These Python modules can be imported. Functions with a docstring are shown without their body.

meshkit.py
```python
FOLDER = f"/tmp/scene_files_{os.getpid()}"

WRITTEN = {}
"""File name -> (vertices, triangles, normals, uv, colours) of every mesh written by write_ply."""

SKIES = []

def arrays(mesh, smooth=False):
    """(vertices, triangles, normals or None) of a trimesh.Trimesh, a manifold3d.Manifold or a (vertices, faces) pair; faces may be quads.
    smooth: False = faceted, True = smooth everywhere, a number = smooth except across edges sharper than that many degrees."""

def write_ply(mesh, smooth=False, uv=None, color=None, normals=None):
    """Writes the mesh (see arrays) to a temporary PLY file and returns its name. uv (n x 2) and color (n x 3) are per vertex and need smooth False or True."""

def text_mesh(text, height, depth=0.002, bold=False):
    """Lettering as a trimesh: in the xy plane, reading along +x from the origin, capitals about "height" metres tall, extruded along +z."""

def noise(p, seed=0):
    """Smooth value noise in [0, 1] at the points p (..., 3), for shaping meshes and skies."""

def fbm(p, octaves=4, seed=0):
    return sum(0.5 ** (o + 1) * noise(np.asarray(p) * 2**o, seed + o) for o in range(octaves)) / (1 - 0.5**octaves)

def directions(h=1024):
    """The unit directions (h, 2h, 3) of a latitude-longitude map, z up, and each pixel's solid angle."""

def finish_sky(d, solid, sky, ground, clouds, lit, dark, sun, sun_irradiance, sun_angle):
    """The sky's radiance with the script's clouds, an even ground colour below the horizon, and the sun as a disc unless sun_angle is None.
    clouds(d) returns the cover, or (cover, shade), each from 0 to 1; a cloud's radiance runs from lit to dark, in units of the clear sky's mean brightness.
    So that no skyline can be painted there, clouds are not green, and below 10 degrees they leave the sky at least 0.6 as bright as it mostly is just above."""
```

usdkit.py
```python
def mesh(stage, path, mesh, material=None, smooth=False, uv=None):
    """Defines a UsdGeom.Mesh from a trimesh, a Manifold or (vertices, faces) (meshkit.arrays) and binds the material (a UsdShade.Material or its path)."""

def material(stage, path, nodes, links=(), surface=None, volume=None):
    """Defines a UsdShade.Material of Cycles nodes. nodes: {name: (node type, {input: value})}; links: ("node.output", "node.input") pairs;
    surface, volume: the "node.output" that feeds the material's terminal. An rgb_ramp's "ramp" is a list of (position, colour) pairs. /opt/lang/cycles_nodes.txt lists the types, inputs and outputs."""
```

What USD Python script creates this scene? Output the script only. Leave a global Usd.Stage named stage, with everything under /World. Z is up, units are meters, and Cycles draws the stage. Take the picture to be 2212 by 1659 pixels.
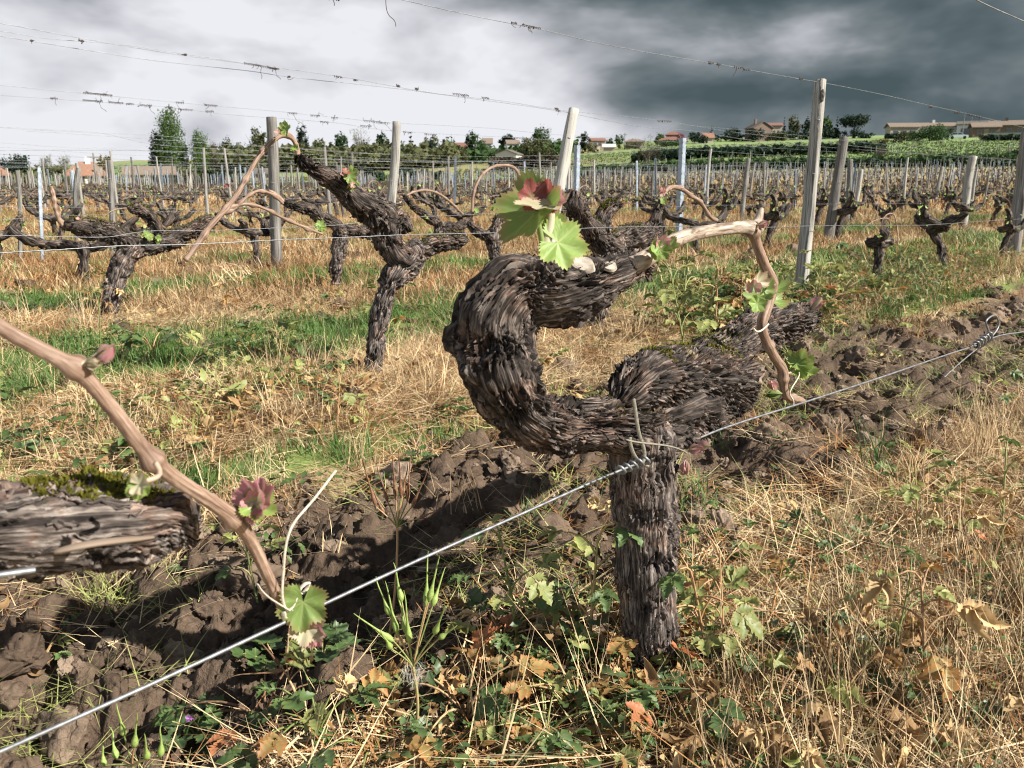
import math, random
import numpy as np
from scipy.spatial import cKDTree
from scipy.interpolate import CubicSpline, PchipInterpolator, RegularGridInterpolator
import trimesh, usdkit
from meshkit import noise, fbm
from pxr import Usd, UsdGeom, UsdLux, UsdShade, Sdf, Gf, Vt

random.seed(7)
R = np.random.default_rng(7)
stage = Usd.Stage.CreateInMemory()
UsdGeom.SetStageUpAxis(stage, 'Z')
UsdGeom.SetStageMetersPerUnit(stage, 1.0)
UsdGeom.Xform.Define(stage, '/World')
UsdGeom.Scope.Define(stage, '/World/Looks')

# ------------------------------------------------------------------ camera, sky, sun, exposure
EYE, PITCH = 0.66, math.atan(439.5 / 1843.0)
CX, CY, FPX = 1106.0, 829.5, 1843.0
EXPOSURE = 1.35
SUN = np.array([0.73, -0.32, 0.60]); SUN = SUN / np.linalg.norm(SUN)
SUN_I, SKY_S = 1.25, 0.08

cam = UsdGeom.Camera.Define(stage, '/World/camera')
cam.AddTranslateOp().Set(Gf.Vec3d(0, 0, EYE))
cam.AddRotateXOp().Set(90 - math.degrees(PITCH))
cam.CreateFocalLengthAttr(4.15); cam.CreateHorizontalApertureAttr(4.15 * 2212 / 1843)
cam.CreateClippingRangeAttr(Gf.Vec2f(0.02, 20000))
cam.CreateExposureAttr(EXPOSURE)
cam.CreateFStopAttr(2.0); cam.CreateFocusDistanceAttr(1.5)

def M(name, nodes, links, surface='p.BSDF', volume=None):
    return usdkit.material(stage, '/World/Looks/' + name, nodes, links, surface=surface, volume=volume)

def mathn(op, a=None, b=None, c=None, clamp=False):
    d = {'math_type': op, 'use_clamp': clamp}
    for k, v in (('value1', a), ('value2', b), ('value3', c)):
        if v is not None: d[k] = v
    return ('math', d)

sun_el, sun_rot = math.asin(SUN[2]), math.atan2(SUN[0], SUN[1])
K = 0.425 / SKY_S
sky_nodes = {
    'tc': ('texture_coordinate', {}), 'sep': ('separate_xyz', {}),
    'sky': ('sky_texture', {'sky_type': 'single_scattering', 'sun_disc': False, 'sun_elevation': sun_el, 'sun_rotation': sun_rot}),
    'map1': ('mapping', {'scale': (1.9, 1.9, 4.0), 'location': (0.35, 0.1, 0.22)}),
    'n1': ('noise_texture', {'scale': 2.0, 'detail': 5.0, 'roughness': 0.52, 'distortion': 0.2}),
    'map2': ('mapping', {'scale': (1.0, 1.0, 2.6), 'location': (3.1, 0.6, 0.9)}),
    'n2': ('noise_texture', {'scale': 4.2, 'detail': 4.0, 'roughness': 0.5, 'distortion': 0.2}),
    # heavier towards the right-hand storm and overhead
    'ax': ('map_range', {'range_type': 'smoothstep', 'from_min': -0.10, 'from_max': 0.34, 'to_min': 0.0, 'to_max': 0.70, 'clamp': True}),
    'az': ('map_range', {'range_type': 'smoothstep', 'from_min': 0.125, 'from_max': 0.205, 'to_min': 0.0, 'to_max': 0.40, 'clamp': True}),
    's1': mathn('multiply_add', None, 2.0, -1.0), 's2': mathn('multiply_add', None, 1.3, -0.65),
    'a1': mathn('add'), 'a2': mathn('add'), 'a3': mathn('add'), 'lz': ('map_range', {'range_type': 'smoothstep', 'from_min': 0.0, 'from_max': 0.13, 'to_min': -0.17, 'to_max': 0.03, 'clamp': True}),
    'a4': mathn('add', None, None, None, True),
    'ramp': ('rgb_ramp', {'ramp': [(0.0, (.78 * K, .79 * K, .83 * K)), (0.2, (.61 * K, .615 * K, .66 * K)), (0.42, (.385 * K, .40 * K, .435 * K)), (0.62, (.19 * K, .222 * K, .242 * K)), (0.82, (.105 * K, .138 * K, .152 * K)), (1.0, (.066 * K, .096 * K, .106 * K))]}),
    'back': ('map_range', {'range_type': 'smoothstep', 'from_min': -0.1, 'from_max': -0.75, 'to_min': 0.0, 'to_max': 0.75, 'clamp': True}),
    'mx': ('mix_color', {'blend_type': 'mix', 'use_clamp': False}),
    'bg': ('background_shader', {'strength': SKY_S}),
}
sky_links = [('tc.generated', 'sep.vector'), ('tc.generated', 'map1.vector'), ('map1.vector', 'n1.vector'), ('tc.generated', 'map2.vector'), ('map2.vector', 'n2.vector'),
             ('sep.x', 'ax.value'), ('sep.z', 'az.value'), ('n1.fac', 's1.value1'), ('n2.fac', 's2.value1'),
             ('s1.value', 'a1.value1'), ('s2.value', 'a1.value2'), ('a1.value', 'a2.value1'), ('ax.result', 'a2.value2'), ('a2.value', 'a3.value1'), ('az.result', 'a3.value2'), ('a3.value', 'a4.value1'), ('sep.z', 'lz.value'), ('lz.result', 'a4.value2'),
             ('a4.value', 'ramp.fac'), ('sep.y', 'back.value'), ('back.result', 'mx.fac'), ('ramp.color', 'mx.a'), ('sky.color', 'mx.b'), ('mx.result', 'bg.color')]
dome = UsdLux.DomeLight.Define(stage, '/World/sky')
UsdShade.MaterialBindingAPI.Apply(dome.GetPrim()).Bind(M('sky_material', sky_nodes, sky_links, surface='bg.background'))
dome.GetPrim().SetCustomDataByKey('kind', 'structure')
sun = UsdLux.DistantLight.Define(stage, '/World/sun')
sun.CreateNormalizeAttr(True); sun.CreateIntensityAttr(SUN_I); sun.CreateAngleAttr(0.5); sun.CreateColorAttr(Gf.Vec3f(1.0, 0.955, 0.88))
_q = Gf.Rotation(Gf.Vec3d(0, 0, 1), Gf.Vec3d(*map(float, SUN)))
sun.AddOrientOp(UsdGeom.XformOp.PrecisionDouble).Set(Gf.Quatd(_q.GetQuat()))

# ------------------------------------------------------------------ image -> world
CP, SP = math.cos(PITCH), math.sin(PITCH)
RD = np.array([math.sin(math.radians(46)), math.cos(math.radians(46))])      # along the vine rows
RN = np.array([-RD[1], RD[0]])                                                # across them, away from the camera
Q0, DQ = 0.62, 1.46
def rowq(k): return Q0 + DQ * (k - 1)
def ray(u, v):
    x, y = (u - CX) / FPX, -(v - CY) / FPX
    return np.array([x, CP + y * SP, -SP + y * CP])
def P(u, v, d):
    r = ray(u, v); t = d / r[1]
    return np.array([0, 0, EYE]) + r * t, t
def RP(u, v, q):
    r = ray(u, v); t = q / (RN[0] * r[0] + RN[1] * r[1])
    return np.array([0, 0, EYE]) + r * t, t
def GP(u, v):
    """the ground point seen at a pixel"""
    r = ray(u, v); t = 0.62 / max(-r[2], 1e-3)
    for _ in range(30):
        p = r * t
        z = float(ground_z(np.array([p[0]]), np.array([p[1]]))[0])
        t = 0.5 * t + 0.5 * (EYE - z) / max(-r[2], 1e-3)
    return np.array([0, 0, EYE]) + r * t

# ------------------------------------------------------------------ terrain
_qz = PchipInterpolator([-400, -3, -.5, .2, .62, 1.0, 1.5, 2.08, 2.8, 3.54, 4.3, 5.0, 8, 400],
                        [-.72, -.72, -.70, -.67, -.66, -.69, -.65, -.575, -.585, -.54, -.56, -.555, -.55, -.55])
_us = np.array([-1500, -400, 0, 300, 600, 850, 1100, 1250, 1500, 1800, 2212, 2800, 4500.])
_rs = np.array([12, 40, 90, 110, 140, 180, 230, 300, 400, 800, 3000, 9000.])
_tab = np.array([
    # 90   110  140  180  230  300  400  800  3000 9000
    [406, 403, 400, 397, 394, 391, 390, 390, 391, 391],
    [406, 401, 397, 391, 384, 379, 378, 384, 390, 391],
    [405, 400, 395, 388, 380, 372, 370, 382, 390, 391],
    [404, 399, 394, 382, 366, 350, 347, 372, 389, 391],
    [402, 397, 390, 378, 362, 346, 343, 370, 389, 391],
    [398, 392, 384, 374, 360, 344, 340, 368, 389, 391],
    [392, 385, 377, 364, 348, 332, 328, 362, 388, 391],
    [384, 378, 365, 350, 333, 316, 312, 355, 388, 391],
    [373, 362, 345, 328, 312, 300, 299, 348, 388, 391],
    [367, 352, 334, 318, 303, 294, 294, 345, 388, 391],
    [362, 348, 330, 312, 296, 287, 288, 342, 388, 391],
    [361, 346, 326, 308, 292, 284, 285, 340, 388, 391],
    [372, 366, 358, 350, 344, 340, 340, 360, 389, 391.]])
def _elev(u, v):
    r = ray(u, v); return r[2] / math.hypot(r[0], r[1])
_et = np.array([[-0.55 / 12, -0.55 / 40] + [_elev(min(max(u, 0), 2212), v) for v in row] for u, row in zip(_us, _tab)])
_far = RegularGridInterpolator((_us, np.log(_rs)), _et, method='linear', bounds_error=False, fill_value=None)
def ground_z(x, y):
    x, y = np.asarray(x, float), np.asarray(y, float)
    q = RN[0] * x + RN[1] * y
    r = np.hypot(x, y)
    near = EYE + _qz(np.clip(q, -300, 300))
    az = np.arctan2(x, y)
    u = CX + FPX * np.tan(np.clip(az, -1.0, 1.0))
    fade = np.clip((np.abs(az) - 1.0) / 0.8, 0, 1)
    rc = np.clip(r, 12, 8900)
    e = _far(np.stack([np.clip(u, -1500, 4500), np.log(rc)], -1))
    e = e * (1 - fade) + (-0.6 / np.maximum(rc, 40)) * fade
    far = EYE + e * rc
    w = np.clip((r - 14) / 26, 0, 1); w = w * w * (3 - 2 * w)
    return near * (1 - w) + far * w

def qs(x, y):
    return RN[0] * x + RN[1] * y, RD[0] * x + RD[1] * y
def n2(x, y, f, seed=0, oct=2):
    return fbm(np.stack([x * f, y * f, np.zeros_like(x) + 3.3], -1), oct, seed)
def sstep(a, b, x):
    t = np.clip((x - a) / (b - a), 0, 1); return t * t * (3 - 2 * t)
def cover(x, y):
    """soil, straw, green weights of the ground"""
    q, s = qs(x, y)
    j = (n2(x, y, 4.0, 5) - .5) * .45 + (n2(x, y, 1.3, 6) - .5) * .35
    soil = sstep(.66, .84, q + j * .8) * (1 - sstep(1.52, 1.74, q + j))
    ph = np.abs((q - Q0) / DQ - np.round((q - Q0) / DQ)) * DQ       # distance to the nearest row
    green = sstep(.26, .44, ph + j * .6) * (q > 1.6)
    green = green * np.where(q < 5.0, 1.0, np.where((q > 8.4) & (q < 9.3), 0.95, 0.16 + .34 * n2(x, y, .35, 12)))
    patch = sstep(.60, .70, n2(x, y, 1.7, 9)) * sstep(1.7, 2.2, q) * (1 - sstep(9, 16, q)) * .85
    soil = np.maximum(soil, patch * (1 - green))
    green = green * (1 - soil)
    return soil, np.clip(1 - soil - green, 0, 1), green

# ------------------------------------------------------------------ prim helpers
_used = {}
def numbered(path):
    if path not in _used:
        _used[path] = 0; return path
    _used[path] += 1
    return f'{path}_{_used[path]:03d}'
def tag(o, label=None, cat=None, group=None, kind=None):
    p = o.GetPrim() if hasattr(o, 'GetPrim') else o
    for k, v in (('label', label), ('category', cat), ('group', group), ('kind', kind)):
        if v: p.SetCustomDataByKey(k, v)
    return o
_base = {}
def thing(name, label, cat, base=(0, 0, 0), group=None):
    x = UsdGeom.Xform.Define(stage, numbered('/World/' + name))
    b = np.asarray(base, float); x.AddTranslateOp().Set(Gf.Vec3d(*map(float, b)))
    _base[str(x.GetPath())] = b
    return tag(x, label, cat, group)
def part(parent, name, mesh, mat, smooth=True, st=None, label=None, kind=None, attr=None):
    """mesh = (vertices in world space, faces); becomes a child of parent"""
    pp = str(parent.GetPath())
    b = _base.get(pp, np.zeros(3))
    path = numbered(pp + '/' + name)
    m = usdkit.mesh(stage, path, (np.asarray(mesh[0]) - b, mesh[1]), mat, smooth=smooth, uv=st)
    for k, v in (attr or {}).items():
        UsdGeom.PrimvarsAPI(m).CreatePrimvar(k, Sdf.ValueTypeNames.Color3fArray, 'vertex').Set(Vt.Vec3fArray.FromNumpy(np.asarray(v, np.float32)))
    _base[path] = b
    return tag(m, label, kind=kind)
class _Root:
    def GetPath(self): return Sdf.Path('/World')
ROOT = _Root(); _base['/World'] = np.zeros(3)
def single(name, mesh, mat, label=None, cat=None, group=None, kind=None, smooth=True, st=None, attr=None):
    return tag(part(ROOT, name, mesh, mat, smooth, st, attr=attr), label, cat, group, kind)
def make_class(name):
    p = stage.CreateClassPrim(numbered('/World/' + name))
    _base[str(p.GetPath())] = np.zeros(3)
    return p
def place(cls, name, loc, rz, sc=1.0, label=None, cat=None, group=None, tilt=None):
    x = UsdGeom.Xform.Define(stage, numbered('/World/' + name))
    x.AddTranslateOp().Set(Gf.Vec3d(*map(float, loc)))
    if tilt is not None: x.AddRotateYOp().Set(float(tilt[0])); x.AddRotateXOp().Set(float(tilt[1]))
    x.AddRotateZOp().Set(float(math.degrees(rz)))
    sc = np.broadcast_to(sc, 3); x.AddScaleOp().Set(Gf.Vec3f(*map(float, sc)))
    x.GetPrim().GetReferences().AddInternalReference(cls.GetPath()); x.GetPrim().SetInstanceable(True)
    return tag(x, label, cat, group)
def quat_z_tilt(rz, tx=None, ty=None):
    n = len(rz); tx = np.zeros(n) if tx is None else tx; ty = np.zeros(n) if ty is None else ty
    cz, sz, cx, sx, cy, sy = np.cos(rz / 2), np.sin(rz / 2), np.cos(tx / 2), np.sin(tx / 2), np.cos(ty / 2), np.sin(ty / 2)
    def mul(a, b):
        return np.stack([a[:, 0] * b[:, 0] - a[:, 1] * b[:, 1] - a[:, 2] * b[:, 2] - a[:, 3] * b[:, 3], a[:, 0] * b[:, 1] + a[:, 1] * b[:, 0] + a[:, 2] * b[:, 3] - a[:, 3] * b[:, 2],
                         a[:, 0] * b[:, 2] - a[:, 1] * b[:, 3] + a[:, 2] * b[:, 0] + a[:, 3] * b[:, 1], a[:, 0] * b[:, 3] + a[:, 1] * b[:, 2] - a[:, 2] * b[:, 1] + a[:, 3] * b[:, 0]], 1)
    o = np.zeros(n)
    qx, qy, qz = np.stack([cx, sx, o, o], 1), np.stack([cy, o, sy, o], 1), np.stack([cz, o, o, sz], 1)
    return mul(mul(qx, qy), qz)
def scatter(name, protos, pos, rz, sc, idx=None, tx=None, ty=None, kind='stuff', label=None, parent='/World', bake=False):
    """protos = list of (mesh, material[, st]); a PointInstancer, or one mesh for each material when bake is set"""
    n = len(pos)
    idx = R.integers(0, len(protos), n) if idx is None else np.asarray(idx)
    q = quat_z_tilt(np.asarray(rz, float), tx, ty)
    sc = np.asarray(sc, float); sc = np.repeat(sc[:, None], 3, 1) if sc.ndim == 1 else sc
    pos = np.asarray(pos, float)
    if bake:
        w, x, y, z = q.T
        A = np.stack([np.stack([1 - 2 * (y * y + z * z), 2 * (x * y - w * z), 2 * (x * z + w * y)], -1), np.stack([2 * (x * y + w * z), 1 - 2 * (x * x + z * z), 2 * (y * z - w * x)], -1), np.stack([2 * (x * z - w * y), 2 * (y * z + w * x), 1 - 2 * (x * x + y * y)], -1)], 1)
        groups = {}
        for k, pr in enumerate(protos):
            i = np.where(idx == k)[0]
            if not len(i): continue
            v0, f0 = np.asarray(pr[0][0]), np.asarray(pr[0][1])
            v = np.einsum('nij,nvj->nvi', A[i] * sc[i][:, None, :], np.broadcast_to(v0, (len(i),) + v0.shape)) + pos[i][:, None]
            f = f0[None] + (np.arange(len(i)) * len(v0))[:, None, None]
            st = np.tile(pr[2], (len(i), 1)) if len(pr) > 2 and pr[2] is not None else np.zeros((len(i) * len(v0), 2))
            groups.setdefault(str(pr[1].GetPath()), []).append((v.reshape(-1, 3), f.reshape(-1, 3), st))
        top = tag(UsdGeom.Xform.Define(stage, numbered(parent + '/' + name)), label, kind=kind) if len(groups) > 1 else None
        for m, items in groups.items():
            v, f, st = cat_st(items)
            p = numbered(str(top.GetPath()) + '/' + m.rsplit('/', 1)[1]) if top else numbered(parent + '/' + name)
            o = usdkit.mesh(stage, p, (v, f), m, smooth=len(protos[0]) <= 3 or protos[0][3], uv=st)
            tag(o, None if top else label, kind=kind)
        return top or o
    path = numbered(parent + '/' + name)
    pi = UsdGeom.PointInstancer.Define(stage, path)
    rel = pi.CreatePrototypesRel()
    for k, pr in enumerate(protos):
        usdkit.mesh(stage, f'{path}/{name}_kind_{k}', pr[0], pr[1], smooth=pr[3] if len(pr) > 3 else True, uv=pr[2] if len(pr) > 2 else None)
        rel.AddTarget(f'{path}/{name}_kind_{k}')
    pi.CreateProtoIndicesAttr(Vt.IntArray.FromNumpy(np.asarray(idx, np.int32)))
    pi.CreatePositionsAttr(Vt.Vec3fArray.FromNumpy(pos.astype(np.float32)))
    pi.CreateOrientationsAttr(Vt.QuathArray([Gf.Quath(float(a), float(b), float(c), float(d)) for a, b, c, d in q]))
    pi.CreateScalesAttr(Vt.Vec3fArray.FromNumpy(sc.astype(np.float32)))
    return tag(pi, label, kind=kind)

# ------------------------------------------------------------------ mesh helpers
def cat(*ms):
    ms = [m for m in ms if m is not None and len(m[0])]
    n, vs, fs = 0, [], []
    for v, f in ms:
        vs.append(v); fs.append(np.asarray(f) + n); n += len(v)
    return np.vstack(vs), np.vstack(fs)
def cat_st(items):
    v, f = cat(*[(i[0], i[1]) for i in items]); return v, f, np.vstack([i[2] for i in items])
def spline(pts, rad, step):
    pts, rad = np.asarray(pts, float), np.asarray(rad, float)
    d = np.concatenate([[0], np.cumsum(np.maximum(np.linalg.norm(np.diff(pts, axis=0), axis=1), 1e-5))])
    n = max(int(d[-1] / step), 2) + 1
    s = np.linspace(0, d[-1], n)
    if len(pts) < 3:
        return np.stack([np.interp(s, d, pts[:, k]) for k in range(3)], 1), np.interp(s, d, rad), s
    return CubicSpline(d, pts)(s), PchipInterpolator(d, rad)(s), s
def frames(p):
    t = np.gradient(p, axis=0); t /= np.linalg.norm(t, axis=1, keepdims=True) + 1e-12
    a = np.array([0, 0, 1.0]) if abs(t[0, 2]) < .9 else np.array([0, 1.0, 0])
    n = np.cross(t[0], a); n /= np.linalg.norm(n)
    N = np.zeros_like(p); N[0] = n
    for i in range(1, len(p)):
        n = N[i - 1] - t[i] * (N[i - 1] @ t[i]); N[i] = n / (np.linalg.norm(n) + 1e-12)
    return t, N, np.cross(t, N)
def grid_faces(ns, nt, wrap=True):
    i = np.arange(ns - 1)[:, None]; j = np.arange(nt if wrap else nt - 1)[None]
    a = i * nt + j; b = i * nt + (j + 1) % nt; c = (i + 1) * nt + (j + 1) % nt; d = (i + 1) * nt + j
    q = np.stack(np.broadcast_arrays(a, b, c, d), -1).reshape(-1, 4)
    return np.vstack([q[:, [0, 1, 2]], q[:, [0, 2, 3]]])
def tube(pts, rad, step=.01, seg=8, disp=None, cap=True, flat=1.0):
    """swept tube; disp(s, theta, r, P3) -> radial offset. Returns v, f, st(theta*mean radius, s)"""
    p, r, s = spline(pts, rad, step)
    t, N, B = frames(p)
    th = np.linspace(0, 2 * np.pi, seg, endpoint=False)
    dirs = N[:, None] * np.cos(th)[None, :, None] + B[:, None] * np.sin(th)[None, :, None] * flat
    rr = np.repeat(r[:, None], seg, 1)
    S, T = np.broadcast_arrays(s[:, None], th[None])
    if disp is not None:
        rr = rr + disp(S, T, rr, p[:, None] + dirs * rr[..., None])
    v = p[:, None] + dirs * rr[..., None]
    f = grid_faces(len(p), seg)
    st = np.stack([T * float(np.mean(r)), S], -1).reshape(-1, 2)
    v = v.reshape(-1, 3)
    if cap:
        n = len(v); v = np.vstack([v, p[0] , p[-1]]); st = np.vstack([st, [0, 0], [0, s[-1]]])
        j = np.arange(seg); j2 = (j + 1) % seg; o = (len(p) - 1) * seg
        f = np.vstack([f, np.stack([np.full(seg, n), j2, j], 1), np.stack([np.full(seg, n + 1), o + j, o + j2], 1)])
    return v, f, st
def wire_tube(pts, r, step=.05, seg=5):
    return tube(pts, [r] * len(pts), step, seg)[:2]
def box(x0, x1, y0, y1, z0, z1):
    m = trimesh.creation.box([x1 - x0, y1 - y0, z1 - z0]); m.apply_translation([(x0 + x1) / 2, (y0 + y1) / 2, (z0 + z1) / 2])
    return np.array(m.vertices), np.array(m.faces)
def xform(m, loc=(0, 0, 0), rz=0.0, sc=1.0):
    v = np.asarray(m[0]) * sc; c, s = math.cos(rz), math.sin(rz)
    v = np.stack([v[:, 0] * c - v[:, 1] * s, v[:, 0] * s + v[:, 1] * c, v[:, 2]], 1) + np.asarray(loc)
    return (v, m[1]) + tuple(m[2:])
def orient(m, loc, x, z, sc=1.0):
    """puts a mesh's +x along x and +z near z"""
    x = np.asarray(x, float); x = x / np.linalg.norm(x); z = np.asarray(z, float); z = z - x * (z @ x); z = z / (np.linalg.norm(z) + 1e-9)
    A = np.stack([x, np.cross(z, x), z], 0)
    return (np.asarray(m[0]) * sc @ A + np.asarray(loc),) + tuple(m[1:])
def blades(rng, n, L, W, lean, curl, spread, K=2, lie=0.0):
    """n grass blades as strips: L, W, lean, curl are (low, high)"""
    u = lambda a: rng.uniform(a[0], a[1], n)
    az, l, w, le, cu = rng.uniform(0, 2 * np.pi, n), u(L), u(W), u(lean), u(curl)
    rad = spread * np.sqrt(rng.random(n)); pa = rng.uniform(0, 2 * np.pi, n)
    base = np.stack([rad * np.cos(pa), rad * np.sin(pa), rng.uniform(0, lie, n) if lie else np.zeros(n)], 1)
    dh = np.stack([np.cos(az), np.sin(az), np.zeros(n)], 1)
    tw = az + np.pi / 2 + rng.normal(0, .6, n)
    side = np.stack([np.cos(tw), np.sin(tw), rng.normal(0, .25, n)], 1)
    ang, p, out = le.copy(), base.copy(), []
    for k in range(K + 1):
        t = k / K; ww = (w * (1 - t ** 1.6 * .93) * .5)[:, None]
        out += [p - side * ww, p + side * ww]
        p = p + (dh * np.sin(ang)[:, None] + np.array([0, 0, 1.0]) * np.cos(ang)[:, None]) * (l / K)[:, None]
        ang = ang + cu / K
    v = np.stack(out, 1)                       # n, 2(K+1), 3
    f = []
    for k in range(K):
        a = 2 * k; f += [[a, a + 1, a + 3], [a, a + 3, a + 2]]
    f = np.asarray(f)[None] + (np.arange(n) * 2 * (K + 1))[:, None, None]
    return v.reshape(-1, 3), f.reshape(-1, 3)
def lobed_leaf(rng, n=14, L=1.0, W=.5, lobes=4, depth=.5, serr=.12, fold=.25, curl=.35, twist=.2, cols=5):
    """a serrate, lobed leaf along +x, its face towards +z. st = (0..1 from midrib to edge, along)"""
    t = np.linspace(0, 1, n + 1); c = np.linspace(-1, 1, cols)
    w = W * .5 * np.sin(np.pi * np.clip(t, 0, 1) ** .75) ** .8
    lb = (1 - depth) + depth * np.abs(np.sin(np.pi * lobes * t + .35)) ** .8
    w = w * lb * (1 + serr * np.where(np.arange(n + 1) % 2, 1, -1)) + .004
    T, C = np.meshgrid(t, c, indexing='ij')
    x = T * L + np.abs(C) * w[:, None] * .55 * (1 - T)
    y = C * w[:, None]
    z = -np.abs(C) ** 1.3 * w[:, None] * -fold + -curl * L * T ** 2 * .5 + .03 * L * np.sin(T * lobes * 6.28 + np.abs(C) * 2) * np.abs(C)
    a = twist * (T - .2)
    y, z = y * np.cos(a) - z * np.sin(a), y * np.sin(a) + z * np.cos(a)
    v = np.stack([x, y, z], -1).reshape(-1, 3) + rng.normal(0, .006 * L, ((n + 1) * cols, 3))
    return v, grid_faces(n + 1, cols, False), np.stack([np.abs(C), T], -1).reshape(-1, 2)
def vine_leaf(rng, cup=.25, ruf=.05, nphi=76, rings=8, droop=0.0, half=None):
    """five-lobed toothed vine leaf, radius about 1, tip along +x, petiole at the origin. st = (radial, distance to a vein)"""
    ph = np.linspace(-np.pi + .28, np.pi - .28, nphi)
    ax = np.radians([0, 58, -58, 118, -118]); ar = np.array([1.0, .80, .80, .62, .62])
    d = np.abs(ph[:, None] - ax[None])
    lobe = (ar[None] * np.exp(-(d / .50) ** 2)).max(1)
    out = .58 + .42 * lobe + .05 * (np.abs(((np.arange(nphi) * .5) % 1) - .5) * 4 - 1) + rng.normal(0, .012, nphi)
    k = np.linspace(0, 1, rings + 1)
    Rr, PH = k[:, None] * out[None], np.broadcast_to(ph[None], (rings + 1, nphi))
    vd = d.min(1)[None] * (k[:, None]); sec = np.abs(((Rr * 5.5 - np.abs(vd) * 3.2) % 1) - .5)
    x, y = Rr * np.cos(PH), Rr * np.sin(PH)
    z = cup * Rr ** 2 + ruf * np.sin(PH * 7 + rng.uniform(0, 6)) * Rr ** 2 + .06 * np.minimum(vd, .35) * 1.6 + .018 * (sec - .25) * 2 * k[:, None] - droop * np.maximum(x, 0) ** 2
    v = np.stack([x, y, z], -1).reshape(-1, 3)
    vein = np.minimum(vd / .05, 1) * np.minimum(.35 + sec / .16 * .65, 1)
    return v, grid_faces(rings + 1, nphi, False), np.stack([np.broadcast_to(k[:, None], Rr.shape), vein], -1).reshape(-1, 2)

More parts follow.
